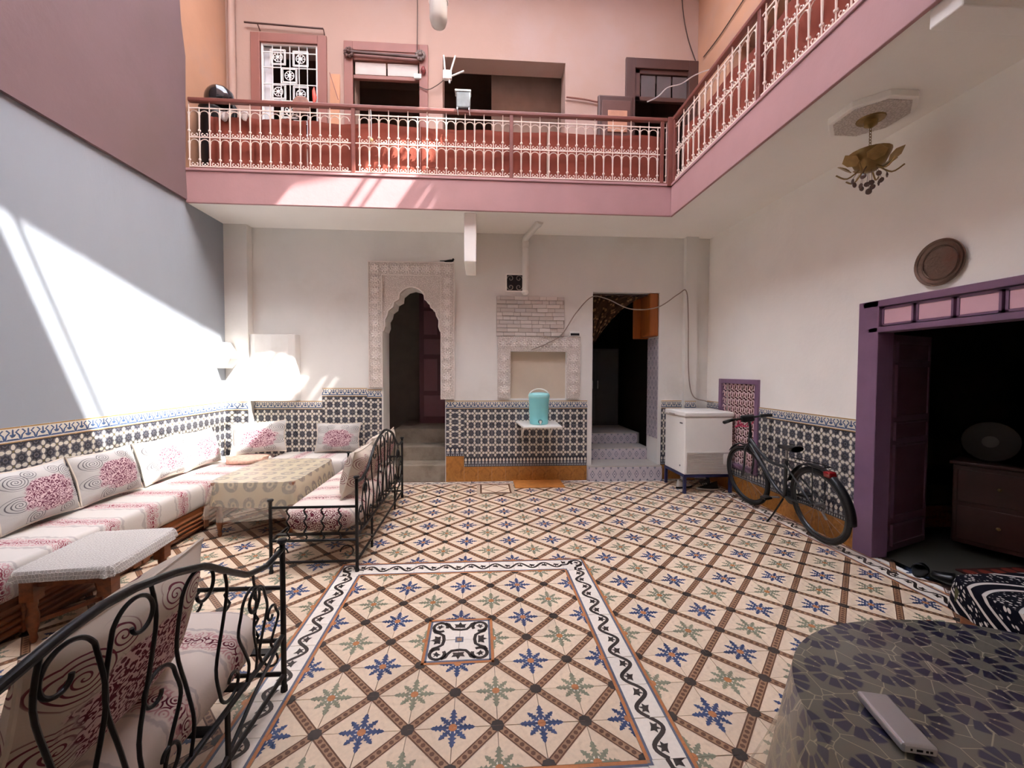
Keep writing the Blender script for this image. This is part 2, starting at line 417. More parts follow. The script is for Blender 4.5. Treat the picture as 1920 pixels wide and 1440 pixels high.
def lattice_tile():
    g = G(); tile_base(g, 0); z = .0035; hw = .098; q = hw*math.sqrt(2); h = .5
    g.flat([(-h, -h), (-h+q, -h), (h, h-q), (h, h), (h-q, h), (-h, -h+q)], z, 1)
    for sg in (-1, 1):
        a, b = (q, q-.045)
        pts = [(-h+a, -h), (h, h-a), (h, h-b), (-h+b, -h)]
        g.flat(pts if sg < 0 else [(y, x) for x, y in pts], z+.0015, 2)
    for i in range(9):
        t = -.5+.075+i*.85/8
        g.flat(circ(.056, 6, t, t, PI/4), z+.0015, 2)
    for sx in (-1, 1):
        g.flat([(sx*h, sx*h), (sx*(h-.15), sx*h), (sx*(h-.11), sx*(h-.11)), (sx*h, sx*(h-.15))], z+.003, 7)
    for (o, e1, e2, m) in (((h, -h), (-1, 0), (0, 1), 4), ((-h, h), (1, 0), (0, -1), 3)):
        d1 = Vector((e1[0]+e2[0], e1[1]+e2[1])).normalized(); d2 = Vector((-d1.y, d1.x))
        for ang in (.39, 1.18):
            c, s_ = math.cos(ang), math.sin(ang)
            f1 = (e1[0]*c+e2[0]*s_, e1[1]*c+e2[1]*s_); f2 = (-e1[0]*s_+e2[0]*c, -e1[1]*s_+e2[1]*c)
            g.flat([(o[0]+f1[0]*x+f2[0]*y, o[1]+f1[1]*x+f2[1]*y) for x, y in ((.1, -.03), (.2, 0), (.1, .03))], z, 6)
        leaf_half(g, o, e1, e2, 1.0, z+.001, m); leaf_half(g, o, e2, e1, 1.0, z+.001, m)
        leaf_half(g, o, d1, d2, .84, z+.001, m); leaf_half(g, o, d1, -d2, .84, z+.001, m)
        g.flat([o]+[(o[0]+(e1[0]*math.cos(t)+e2[0]*math.sin(t))*.095, o[1]+(e1[1]*math.cos(t)+e2[1]*math.sin(t))*.095) for t in (0, .52, 1.05, 1.57)], z+.0022, 5)
    return mesh(g, 'tile', fm)
def vine_tile():
    g = G(); tile_base(g, 6); z = .0035
    for sg in (-1, 1):
        g.flat([(-.5, sg*.42), (.5, sg*.42), (.5, sg*.497), (-.5, sg*.497)], z, 5)
        g.flat([(-.5, sg*.36), (.5, sg*.36), (.5, sg*.42), (-.5, sg*.42)], z, 8)
    ribbon(g, [(-.5+i/16, .2*math.sin(2*PI*i/16)) for i in range(17)], .05, z, 7)
    ivy(g, -.25, -.02, .17, PI/2-.3, z+.001); ivy(g, .25, .02, .17, -PI/2-.3, z+.001)
    return mesh(g, 'tile', fm)
def corner_tile():
    g = G(); tile_base(g, 6); z = .0035     # outer corner at (-.5, .5)
    for f in (lambda x, y: (x, y), lambda x, y: (-y, -x)):
        g.flat([f(*p) for p in ((-.5, .42), (.5, .42), (.5, .497), (-.5, .497))], z, 5)
        g.flat([f(*p) for p in ((-.42, .36), (.5, .36), (.5, .42), (-.42, .42))], z+.0005, 8)
        ribbon(g, [f(*p) for p in ((.02, .3), (.14, .24), (.2, .1), (.3, -.02), (.5, -.05))], .05, z, 7)
        g.flat([f(*p) for p in ((.5, .34), (.44, .22), (.31, .24), (.36, .13), (.33, .05), (.5, .06))], z+.001, 7)
    ribbon(g, [(-.1+.21*math.cos(t), .1+.21*math.sin(t)) for t in [(-.3+i*.33) for i in range(18)]], .05, z, 7)
    ivy(g, -.1, .1, .14, PI*.75, z+.001)
    g.flat([(.5, -.5), (.5, -.38), (.38, -.38), (.38, -.5)], z, 8); g.flat([(.5, -.5), (.5, -.43), (.43, -.43), (.43, -.5)], z+.001, 1)
    return mesh(g, 'tile', fm)
ME_LAT, ME_VINE, ME_COR = lattice_tile(), vine_tile(), corner_tile()
g = G(); g.box(XL-.3, XR+.4, YF, YB+.4, -.12, -.011)
floor = struct('floor', g, mat('grout_grey', (150, 132, 116), .9, var=.1), label='patterned cement tile floor of the courtyard')
camv = Vector((0.1154, -2.3837, 1.5897))
inv = cam_o.matrix_world.inverted()
def in_frame(x, y, z=0, mg=60):
    c = inv @ Vector((x, y, z))
    if c.z > -.05: return False
    px = 947.6+764.7*c.x/-c.z; py = 720-764.7*c.y/-c.z
    return -mg < px < 1920+mg and -mg < py < 1440+mg
tiles = []
for a in range(-17, 18):
    for b in range(-12, 18):
        cx, cy = (a+.5)*T, (b+.5)*T
        if cx < -3.0 or cy > YB+.06 or cx > XR+.1: continue
        inside = -4 <= a < 4 and -4 <= b < 4
        ring = (-5 <= a < 5 and -5 <= b < 5) and not inside
        k = {(0, 0): 0, (1, 1): 2, (1, 0): 3, (0, 1): 1}[(a % 2, b % 2)]; me = ME_LAT
        if a in (-1, 0) and b in (-1, 0):
            me = ME_COR; k = {(-1, 0): 0, (-1, -1): 1, (0, -1): 2, (0, 0): 3}[(a, b)]
        elif ring:
            if a in (-5, 4) and b in (-5, 4):
                me = ME_COR; k = {(-5, 4): 0, (-5, -5): 1, (4, -5): 2, (4, 4): 3}[(a, b)]
            else: me = ME_VINE; k = 0 if b in (-5, 4) else 1
        tiles.append((Vector((cx, cy, 0)), k*PI/2, me, 1.0, 0.0))
for i in range(27):      # vine border along the right wall and the back wall, laid over the cut field tiles
    y = YB-.16-.1-.2*i
    tiles.append((Vector((3.375, y, 0)), PI/2, ME_VINE, 1.0, .0012))
for i in range(33):
    tiles.append((Vector((3.27-.1-.2*i, YB-.075, 0)), 0, ME_VINE, .76, .0012))
vis = [t for t in tiles if in_frame(t[0].x, t[0].y)]
vis.sort(key=lambda t: (t[0]-camv).length)
rest = G(); wdt = {}
for i, (c, rz, me, sy, dz) in enumerate(vis):
    j = random.uniform(-.0006, .0006)
    sc = (T, T*sy, T) if sy == 1.0 or True else 0
    if i < 300:
        o = link('tile', me, floor, (c.x, c.y, dz+j-.0006), (0, 0, rz), sc)
    else:
        Mx = Matrix.Translation((c.x, c.y, dz+j-.0006)) @ Matrix.Rotation(rz, 4, 'Z') @ Matrix.Diagonal((*sc, 1))
        o0 = len(rest.v); rest.v += [tuple(Mx @ v.co) for v in me.vertices]
        for p in me.polygons: rest.f.append([o0+q for q in p.vertices]); rest.m.append(p.material_index)
o = obj('tile_field', rest, fm, floor); o['kind'] = 'stuff'

# ---------------------------------------------------------------- zellige dado
dm = [mat('zellige_slate', (112, 110, 112), .35, var=.12, sc=30, rnd=.1), mat('zellige_white', (226, 220, 206), .3, var=.06, sc=30, rnd=.05),
      mat('zellige_olive', (120, 110, 76), .35, var=.2, sc=30, rnd=.15), mat('zellige_blue', (70, 92, 128), .35, var=.15, sc=30, rnd=.1),
      mat('zellige_ochre_line', (178, 140, 84), .35, var=.1), mat('zellige_pale', (176, 178, 178), .35, var=.1, sc=30),
      mat('ochre_skirting', (176, 118, 54), .4, var=.14, sc=6, c2=(148, 94, 44), s2=4, rnd=.08),
      mat('zellige_charcoal', (56, 52, 56), .35, var=.2, sc=30, rnd=.2, c2=(54, 62, 80), e=(.45, .6), s2=9)]
def dado_tile():
    g = G(); h = .495; g.box(-h, h, -h, h, -.02, .006, 0); z = .0075
    for cx in (-.25, .25):
        for cy in (-.25, .25):
            for (dx, dy) in ((1, 0), (-1, 0), (0, 1), (0, -1)):
                pts = [(.05, 0), (.075, .05), (.12, .07), (.175, .065), (.22, .035), (.248, 0), (.22, -.035), (.175, -.065), (.12, -.07), (.075, -.05)]
                g.flat([(cx+dx*x-dy*y, cy+dy*x+dx*y) for x, y in pts], z, 1)
            g.flat(circ(.05, 4, cx, cy), z+.001, 2)
    for cx in (-.5, 0, .5):
        for cy in (-.5, 0, .5):
            st_ = [(cx+(.2 if k % 2 == 0 else .135)*math.cos(k*PI/8), cy+(.2 if k % 2 == 0 else .135)*math.sin(k*PI/8)) for k in range(16)]
            st_ = [(max(-h, min(h, x)), max(-h, min(h, y))) for x, y in st_]
            g.flat(st_, z-.0008, 7)
            ct = [(max(-h, min(h, x)), max(-h, min(h, y))) for x, y in circ(.085, 8, cx, cy)]; g.flat(ct, z, 0)
            ct = [(max(-h, min(h, x)), max(-h, min(h, y))) for x, y in circ(.05, 8, cx, cy)]; g.flat(ct, z+.001, 7)
    return mesh(g, 'tile', dm)
def frieze_tile():
    g = G(); h = .497; g.box(-h, h, -h, h, -.02, .006, 1); z = .008
    g.flat([(-h, -.5), (h, -.5), (h, -.43), (-h, -.43)], z, 7); g.flat([(-h, -.43), (h, -.43), (h, -.37), (-h, -.37)], z, 4); g.flat([(-h, .42), (h, .42), (h, .5), (-h, .5)], z, 4)
    for k in range(2):
        c = -.25+.5*k
        ribbon(g, [(c-.24, -.28), (c-.2, .0), (c-.1, .18), (c-.2, .34)], .03, z, 3)
        ribbon(g, [(c+.24, -.28), (c+.2, .0), (c+.1, .18), (c+.2, .34)], .03, z, 3)
        g.flat([(c-.03, -.1), (c+.03, -.1), (c+.03, .3), (c, .38), (c-.03, .3)], z+.001, 3)
        g.flat([(c-.11, .06), (c+.11, .06), (c+.06, -.08), (c-.06, -.08)], z+.001, 3)
        g.flat([(c-.24, -.3), (c+.24, -.3), (c+.16, -.2), (c-.16, -.2)], z, 3)
    return mesh(g, 'tile', dm)
def base_border_tile():
    g = G(); h = .497; g.box(-h, h, -h, h, -.02, .006, 7); z = .008
    for k in range(4):
        c = -.375+.25*k
        g.flat([(c-.05, .04), (c+.05, .04), (c+.09, .2), (c, .42), (c-.09, .2)], z, 1)
        g.flat([(c-.09, -.2), (c+.09, -.2), (c+.06, -.0), (c-.06, -.0)], z, 5)
        for s_ in (-.06, .06): g.flat([(c+s_-.03, -.44), (c+s_+.03, -.44), (c+s_+.03, -.28), (c+s_-.03, -.28)], z, 5)
    return mesh(g, 'tile', dm)
def skirt_tile():
    g = G(); h = .497; g.box(-h, h, -h, h, -.02, .006, 6); return mesh(g, 'tile', dm)
ME_DADO, ME_FRZ, ME_BB, ME_SK = dado_tile(), frieze_tile(), base_border_tile(), skirt_tile()
def put_tiles(wall, me, s0, s1, z0, z1, place, rot, wd=.2, hd=.2):
    n = max(1, round((s1-s0)/wd)); k = max(1, round((z1-z0)/hd)); w_ = (s1-s0)/n; h_ = (z1-z0)/k
    for i in range(n):
        for j in range(k):
            link('tile', me, wall, place(s0+(i+.5)*w_, z0+(j+.5)*h_), rot, (w_, h_, .6))
BACK = (lambda y: (lambda s, z: (s, y-.004, z))); RB = (PI/2, 0, 0)
LEFT = lambda s, z: (XL+.004, s, z); RL = (PI/2, 0, PI/2)
RIGHT = lambda s, z: (XR-.004, -s, z); RR = (PI/2, 0, -PI/2)
def dado(wall, s0, s1, top, place, rot, skirt=True, bottom=0):
    z = bottom
    if skirt:
        put_tiles(wall, ME_SK, s0, s1, 0, .216, place, rot, .2, .22); put_tiles(wall, ME_BB, s0, s1, .216, .36, place, rot, .2, .15); z = .36
    put_tiles(wall, ME_DADO, s0, s1, z, top-.125, place, rot); put_tiles(wall, ME_FRZ, s0, s1, top-.125, top, place, rot, .2, .13)
dado(wall_left, .45, YB-.13, 1.17, LEFT, RL, False, .38)
dado(wall_back, -3.0, -2.08, 1.17, BACK(YB), RB, False, .36)
put_tiles(wall_back, ME_DADO, -3.29, -3.01, .36, 1.045, BACK(YB-.13), RB); put_tiles(wall_back, ME_FRZ, -3.29, -3.01, 1.045, 1.17, BACK(YB-.13), RB, .2, .13)
dado(wall_back, -2.08, -1.46, 1.35, BACK(YB), RB, False, .36)
put_tiles(wall_back, ME_DADO, -1.46, -1.26, .0, 1.2, BACK(YB), RB); put_tiles(wall_back, ME_FRZ, -1.46, -1.26, 1.2, 1.33, BACK(YB), RB, .2, .13)
put_tiles(wall_back, ME_SK, -.36, -.1, 0, .37, BACK(YB), RB, .26, .37); put_tiles(wall_back, ME_BB, -.36, -.1, .37, .5, BACK(YB), RB, .2, .15)
put_tiles(wall_back, ME_DADO, -.36, -.1, .5, 1.045, BACK(YB), RB)
dado(wall_back, -.1, 1.69, 1.17, BACK(YB), RB); put_tiles(wall_back, ME_FRZ, -.36, -.1, 1.045, 1.17, BACK(YB), RB, .2, .13)
dado(wall_back, 2.8, 3.11, 1.17, BACK(YB), RB); dado(wall_back, 3.115, 3.285, 1.17, BACK(YB-.08), RB)
dado(wall_right, -2.33, -1.05, 1.17, RIGHT, RR); dado(wall_right, -3.46, -3.14, 1.17, RIGHT, RR)
put_tiles(wall_right, ME_SK, -3.14, -2.33, 0, .216, RIGHT, RR, .2, .22); put_tiles(wall_right, ME_BB, -3.14, -2.33, .216, .33, RIGHT, RR, .2, .12)
# ---------------------------------------------------------------- stairs
def stairs(name, x0, x1, steps, m, label, yend):
    o = None
    g = G()
    for i, (y, z) in enumerate(steps):
        z0 = 0 if i == 0 else steps[i-1][1]
        g.box(x0, x1, y, yend, z0, z)
    return struct(name, g, m, label=label, bevel=.006)
stairs('stairs_concrete', -1.23, -.37, [(YB-.005, .24), (3.84, .44), (4.23, .66)], concrete, 'three worn concrete steps rising through the carved arch', 5.58)
st = stairs('stairs_tiled', 1.70, 2.79, [(3.40, .22), (3.86, .40), (4.26, .575)], mat('grey_marble_tread', (172, 166, 158), .4, var=.08), 'three tiled steps rising into the dark passage', 6.15)
rm = [mat('riser_lilac', (196, 188, 194), .35, var=.05, sc=20, rnd=.04), mat('riser_slate', (120, 124, 140), .35, var=.1, sc=20), mat('riser_white', (216, 210, 212), .35, var=.05)]
g = G(); h = .495; g.box(-h, h, -h, h, -.03, .006, 0); z = .008
g.flat([(-.3, 0), (0, -.3), (.3, 0), (0, .3)], z, 1); g.flat([(-.2, 0), (0, -.2), (.2, 0), (0, .2)], z+.002, 2); g.flat([(-.1, 0), (0, -.1), (.1, 0), (0, .1)], z+.004, 1)
for sx in (-1, 1):
    for sy in (-1, 1): g.flat([(sx*.495, sy*.495), (sx*.32, sy*.495), (sx*.495, sy*.32)], z, 1)
ME_RI = mesh(g, 'tile', rm)
for (y, z0, z1, xa, xb) in ((3.40, 0, .205, 1.70, 2.79), (3.86, .22, .385, 1.77, 2.75), (4.26, .4, .56, 1.77, 2.75)):
    put_tiles(st, ME_RI, xa, xb, z0, z1, BACK(y), RB, .105, z1-z0)
put_tiles(st, ME_RI, -3.47, -3.41, 0, .205, lambda s, z: (1.70-.003, -s, z), RR, .08, .2)
# tiled jambs of the stair passage
for (x, rot, sg) in ((1.76+.003, RL, 1), (2.755-.003, RR, -1)):
    put_tiles(wall_back, ME_RI, YB+.01 if sg > 0 else -YB-.39, YB+.39 if sg > 0 else -YB-.01, .6, 2.1, (lambda s, z, x=x, sg=sg: (x, s*sg, z)), rot, .13, .15)

# ---------------------------------------------------------------- carved arch surround
def rosette_mesh():
    g = G()
    g.lathe([(.036, 0), (.04, .012), (.03, .016), (.022, .006), (.014, .006), (.009, .014), (.0005, .015)], 12)
    for k in range(8):
        a = k*PI/4
        g.ball((.052*math.cos(a), .052*math.sin(a), .003), .016, 0, 6, (1, 1, .8))
        a += PI/8
        g.prism([(p[0], p[1]) for p in circ(.009, 4, .07*math.cos(a), .07*math.sin(a), a)], 0, .006)
    return mesh(g, 'rosette', [mat('rosette_stucco', (234, 226, 219), .85, var=.03, spec=.2)], 50)
ME_ROS = rosette_mesh()
relief, p_, n_ = newmat('lace_relief_stucco', .85, spec=.2)
v_ = n_.coord(); vo = n_.voro(v_, 46, 'DISTANCE_TO_EDGE'); k_ = n_.step(vo.outputs[0], .05, .22)
n_.lk(n_.mix(k_, lin((204, 193, 184)), lin((228, 219, 211))), p_.inputs['Base Color'])
b_ = n_.new('Bump'); b_.inputs['Strength'].default_value = .6; b_.inputs['Distance'].default_value = .008; n_.lk(k_, b_.inputs['Height']); n_.lk(b_.outputs[0], p_.inputs['Normal'])
ar = thing('carved_arch_surround', 'carved stucco frame with a lobed arch round the stair doorway', 'door surround', (-.83, YB, 1.36))
def rel(x, z): return (x+.83, z-1.36)
band = G()
for (x0, x1, z0, z1) in ((-1.425, -1.235, 1.36, 2.93), (-.43, -.24, 1.19, 2.93), (-1.425, -.24, 2.93, 3.115)):
    a0, b0 = rel(x0, z0); a1, b1 = rel(x1, z1)
    band.box(a0, a1, -.045, 0, b0, b1)
obj('frame_band', band, relief, ar, bevel=.006)
bead = G()
for (x0, x1, z0, z1) in ((-1.43, -.235, 3.105, 3.12), (-1.43, -1.418, 1.36, 3.11), (-.247, -.235, 1.19, 3.11), (-1.247, -1.235, 1.36, 2.93), (-.43, -.418, 1.19, 2.93), (-1.245, -.42, 2.925, 2.937)):
    a0, b0 = rel(x0, z0); a1, b1 = rel(x1, z1); bead.box(a0, a1, -.056, -.04, b0, b1)
obj('edge_bead', bead, stucco, ar)
for i in range(8): link('rosette', ME_ROS, ar, (rel(-1.33+i*.1425, 0)[0], -.045, rel(0, 3.02)[1]), (PI/2, 0, 0))
for i in range(10): link('rosette', ME_ROS, ar, (rel(-1.33, 0)[0], -.045, 2.86-i*.15-1.36), (PI/2, 0, 0))
for i in range(11): link('rosette', ME_ROS, ar, (rel(-.335, 0)[0], -.045, 2.86-i*.15-1.36), (PI/2, 0, 0))
# spandrel with lobed cut
xc = -.83; half = [(.40, 2.15), (.375, 2.22), (.38, 2.31), (.345, 2.37), (.33, 2.44), (.265, 2.49), (.25, 2.56), (.18, 2.60), (.17, 2.68), (.09, 2.75), (0, 2.775)]
path = [(xc-x, z) for x, z in half]+[(xc+x, z) for x, z in half[::-1][1:]]
poly = [(-1.24, 2.93), (-1.24, 2.15)]+path+[(-.42, 2.15), (-.42, 2.93)]
Tm = Matrix(((1,0,0,0),(0,0,1,0),(0,1,0,0),(0,0,0,1)))
g = G(); g.prism([rel(*p) for p in poly], -.03, .05, 0, Tm); obj('lobed_spandrel', g, relief, ar)
g = G(); g.tube([(rel(*p)[0], -.034, rel(*p)[1]) for p in spline([(x, z, 0) for x, z in path], 2) for p in [(p[0], p[1])]], .011, 6); obj('arch_bead', g, stucco, ar, smooth=True)
g = G(); g.prism([rel(*p) for p in poly], .051, .36, 0, Tm); obj('arch_soffit', g, white_wall, ar)
# small dark bird resting on the carved frame
b = thing('perched_bird', 'small dark bird resting on top of the carved arch frame', 'bird', (-.30, YB-.02, 3.12))
g = G(); g.tube([(-.09, 0, .022), (-.05, 0, .02), (0, 0, .024), (.04, 0, .034), (.06, 0, .05)], [.003, .016, .022, .015, .004], 8); obj('body', g, rubber, b, smooth=True)
g = G(); g.ball((.045, 0, .05), .014, 0, 8); obj('head', g, rubber, b, smooth=True)
g = G(); g.prism([(-.14, -.01), (-.06, -.012), (-.06, .012), (-.14, .01)], .022, .027); obj('tail', g, rubber, b)
# plum panelled door on the landing
def panel_door(name, w_, h_, m1, m2, label, cat, loc, rz, rows, parent=None):
    d = thing(name, label, cat, loc, rz)
    g = G(); g.box(0, w_, -.02, .02, 0, h_); obj('leaf', g, m1, d)
    for (x0, x1, z0, z1) in rows:
        g = G()
        for sg in (-1, 1):
            y = .02*sg
            g.box(x0, x1, min(y, y+.012*sg), max(y, y+.012*sg), z0, z1)
        obj('panel', g, m2, d, bevel=.008)
        g = G()
        for sg in (-1, 1):
            for (a, b_, c, e) in ((x0-.02, x1+.02, z0-.02, z0), (x0-.02, x1+.02, z1, z1+.02), (x0-.02, x0, z0, z1), (x1, x1+.02, z0, z1)):
                y = .02*sg; g.box(a, b_, min(y, y+.02*sg), max(y, y+.02*sg), c, e)
        obj('moulding', g, m1, d)
    return d
rows = []
for (z0, z1, n) in ((.12, .5, 2), (.58, 1.15, 3), (1.23, 1.5, 2), (1.58, 2.0, 3), (2.06, 2.26, 2)):
    for k in range(n):
        wd = .9/n; rows.append((.05+k*wd+.03, .05+(k+1)*wd-.03, z0, z1))
panel_door('plum_door', 1.0, 2.35, mat('plum_rail_paint', (130, 88, 102), .45, var=.06), mat('plum_panel_paint', (170, 122, 136), .45, var=.06), 'plum panelled door on the landing behind the arch', 'door', (-.95, 5.0, .66), 0, rows)

# ---------------------------------------------------------------- wall niche with stone cladding and stucco band
nf = thing('stucco_niche_frame', 'stucco band with rosettes framing a shallow wall niche', 'niche frame', (.97, YB, 1.2))
g = G(); g.box(-.593, .604, -.035, 0, .678, .893); g.box(-.593, -.408, -.035, 0, 0, .678); g.box(.407, .604, -.035, 0, 0, .678); obj('frame_band', g, relief, nf, bevel=.005)
for i in range(8): link('rosette', ME_ROS, nf, (-.51+i*.148, -.035, .79), (PI/2, 0, 0))
for sx in (-.5, .505):
    for i in range(4): link('rosette', ME_ROS, nf, (sx, -.035, .58-i*.15), (PI/2, 0, 0))
cl = thing('stone_cladding_panel', 'raised panel of pale split stone strips above the niche', 'wall panel', (.36, YB, 2.095))
g = G(); g.box(0, .975, -.03, 0, 0, .565); obj('backing', g, mat('stone_joint', (176, 164, 154), .9), cl)
me_b = []
for k in range(4):
    g = G(); g.box(-.5, .5, -1, 0, -.5, .5); me_b.append(mesh(g, 'brick', [mat('split_stone_%d' % k, [(214, 204, 195), (206, 196, 187), (220, 211, 203), (210, 202, 196)][k], .85, var=.06, sc=30, bump=.4, bs=40)]))
for r in range(10):
    x = -.1*(r % 2)-.06*random.random(); zz = .03+r*.0565
    while x < .975:
        L = random.choice((.1, .16, .2)); a, b_ = max(0, x), min(.975, x+L)
        if b_-a > .03:
            o = link('brick', random.choice(me_b), cl, ((a+b_)/2, -.03, zz), (0, 0, random.uniform(-.04, .04)), (b_-a-.008, random.choice((.006, .01, .014, .03)), .0485))
        x += L
g = G(); g.box(-.075, .075, -.05, 0, -.03, .04, 0); g.box(-.065, .065, -.052, -.045, -.02, .015, 1)
tag(obj('wall_socket', g, [white_paint, black], None, (1.49, YB, 2.13), bevel=.004), 'small white electrical box at the end of the stucco band', 'socket')
# cast iron vent
vn = thing('vent_grille', 'square black scrollwork vent grille on the back wall', 'vent', (.62, YB, 2.86))
g = G(); g.box(-.125, .125, .06, .08, -.125, .125); obj('backing', g, black, vn)
g = G()
for s_ in (-1, 1): g.box(-.125, .125, -.008, .01, s_*.12-.008, s_*.12+.008); g.box(s_*.12-.008, s_*.12+.008, -.008, .01, -.125, .125)
obj('frame', g, white_wall, vn)
for sx in (-1, 1):
    for sz in (-1, 1):
        g = G(); g.tube([(sx*(.06+r*math.cos(t)), 0, sz*(.06+r*math.sin(t))) for t, r in [(i*.5, .05-.0028*i) for i in range(15)]], .006, 5)
        obj('scroll', g, mat('aged_plaster_iron', (150, 140, 128), .7) if 'aged_plaster_iron' not in MATS else MATS['aged_plaster_iron'], vn, smooth=True)
# drain pipe
dp = thing('drain_pipe', 'white bent drain pipe running down from the gallery soffit', 'pipe', (.765, 3.42, 2.74))
g = G(); g.tube([(.0, 0, 0), (0, 0, .70)], .042, 12); obj('downpipe', g, white_paint, dp, smooth=True)
g = G(); g.tube(spline([(0, 0, .66), (0, -.02, .72), (.06, -.2, .76), (.13, -.42, .80)], 4), .042, 12); obj('offset_pipe', g, white_paint, dp, smooth=True)
g = G(); g.tube([(0, 0, .6), (0, 0, .68)], .05, 12); g.tube([(.12, -.39, .79), (.14, -.44, .815)], .05, 12); obj('collar', g, white_paint, dp, smooth=True)
g = G(); g.lathe([(.042, 0), (.05, -.03), (.03, -.06)], 12); obj('mortar_end', g, white_wall, dp, smooth=True)
# sconce in the corner of the left wall
sc_ = thing('wall_sconce', 'white plaster lantern-shaped sconce on the left wall', 'sconce', (XL, 3.25, 1.62))
g = G(); T4 = Matrix.Rotation(PI/4, 4, 'Z')
g.add([(0, -.06, .34), (.1, -.05, .34), (.1, .05, .34), (0, .06, .34), (0, -.13, .13), (.2, -.12, .13), (.2, .12, .13), (0, .13, .13)], [(0,1,2,3), (0,4,5,1), (1,5,6,2), (2,6,7,3), (0,3,7,4)])
obj('hood', g, white_wall, sc_, bevel=.004)
g = G(); g.add([(0, -.13, .13), (.2, -.12, .13), (.2, .12, .13), (0, .13, .13), (0, -.08, 0), (.11, -.07, 0), (.11, .07, 0), (0, .08, 0)], [(0,4,5,1), (1,5,6,2), (2,6,7,3), (4,7,6,5), (0,3,7,4), (0,1,2,3)])
obj('bowl', g, white_wall, sc_, bevel=.004)
# cables on the back wall
def cable(name, pts, r, m, label, k=8):
    g = G(); g.tube(spline(pts, k), r, 5); return tag(obj(name, g, m, smooth=True), label, 'cable')
grey_c = mat('grey_cable', (150, 136, 124), .6, var=.05); dark_c = mat('dark_cable', (70, 52, 44), .6, var=.05)
y_ = YB-.06
cable('wall_cable', [(.86, y_, 1.9), (1.1, y_, 2.0), (1.3, y_, 2.13), (1.5, y_, 2.43), (1.72, y_, 2.66), (1.95, y_, 2.64), (2.3, y_, 2.5), (2.7, y_, 2.53), (3.0, y_, 2.72), (3.1, y_-.05, 2.76), (3.13, y_-.06, 2.4), (3.15, y_-.06, 1.6), (3.22, y_-.06, 1.25), (3.4, y_-.08, 1.17), (3.48, y_-.15, 1.15)], .008, grey_c, 'grey cable looping over the stair doorway to the corner')

# ---------------------------------------------------------------- stair passage: curtain, jamb, cupboard
cur = thing('gathered_curtain', 'brown patterned curtain swept aside in the stair doorway', 'curtain', (1.78, YB+.12, 2.0))
cm, p_, n_ = newmat('brown_brocade', .9, spec=.1)
v_ = n_.coord(); vo = n_.voro(v_, 16); n_.lk(n_.mix(n_.step(vo.outputs[0], .25, .4), lin((128, 98, 66)), lin((66, 48, 34))), p_.inputs['Base Color'])
def cf(u, v):
    x0, z0 = 0, lerp(.72, .1, v); edge = lerp(.80, .02, v**.75); drop = lerp(.72, .12, v)
    return (edge*u, .03*math.sin(u*26+v*4)*(1-.3*v), lerp(.72, lerp(.5, .0, v), v) - .35*u*v*(1-v))
g = G(); g.grid(cf, 30, 12); o = obj('drape', g, cm, cur, smooth=True); o.modifiers.new('s', 'SOLIDIFY').thickness = .006
g = G(); g.tube([(0, 0, .73), (.95, 0, .73)], .012, 8); obj('curtain_rod', g, dark_brown, cur)
g = G(); g.tube([(0, -.02, .03), (.06, -.03, .05), (.06, .04, .05), (0, .03, .03)], .008, 6); obj('tie_back', g, cm, cur)
g = G(); g.box(2.62, 2.755, YB+.02, YB+.38, 2.12, 2.75); g.box(2.5, 2.755, YB+.36, YB+.39, 2.1, 2.75)
tag(obj('jamb_panel', g, orange_wood, bevel=.02), 'orange varnished wooden panel in the upper corner of the stair doorway', 'panel')
g = G(); g.box(0, .9, 0, .5, 0, 1.45); cb = thing('passage_cupboard', 'grey cupboard standing in the dark stair passage', 'cupboard', (1.85, 5.2, .575))
obj('body', g, mat('grey_laminate', (84, 84, 86), .5), cb)
for k in range(2):
    g = G(); g.box(.02+.44*k, .44+.44*k, -.02, 0, .05, 1.4); d_ = obj('door', g, MATS['grey_laminate'], cb, bevel=.004)
    g = G(); g.box(.38+.1*k, .40+.1*k, -.04, -.02, .7, .85); obj('handle', g, chrome, d_)

# ---------------------------------------------------------------- wide purple doorway on the right wall
df_ = struct('door_3', G().box(XR-.03, XR+.12, .86, 1.04, 0, 2.2).box(XR-.03, XR+.12, -1.2, -1.02, 0, 2.2).box(XR-.03, XR+.12, -1.1, .95, 1.93, 1.975).box(XR-.03, XR+.12, -1.1, 1.0, 2.145, 2.2).box(XR+.02, XR+.1, -1.1, .95, 1.97, 2.15), purple, label='purple painted door frame with a panelled transom', bevel=.006)
for k in range(7):
    y1 = .84-k*.27; g = G(); g.box(XR+.0, XR+.03, y1-.22, y1, 2.0, 2.12); obj('transom_panel', g, pink_pane, df_, bevel=.004)
    g = G()
    for (a, b_, c, e) in ((y1-.235, y1+.015, 1.985, 2.0), (y1-.235, y1+.015, 2.12, 2.135), (y1-.235, y1-.22, 1.985, 2.135), (y1, y1+.015, 1.985, 2.135)): g.box(XR-.005, XR+.03, a, b_, c, e)
    obj('transom_moulding', g, purple, df_)
g = G(); g.box(XR-.02, XR+.05, .9, .97, 0, 1.93); obj('door_stop', g, purple_dark, df_)
d = panel_door('purple_door_leaf', .68, 1.9, mat('aubergine_gloss', (140, 104, 130), .4, var=.06), mat('aubergine_panel', (132, 94, 114), .45, var=.06), 'open purple panelled door leaf at the salon doorway', 'door', (XR+.15, .93, .02), R(20), [(.08, .6, .07, .22), (.08, .6, .32, .92), (.08, .6, 1.0, 1.12), (.08, .6, 1.2, 1.62), (.08, .6, 1.68, 1.82)])
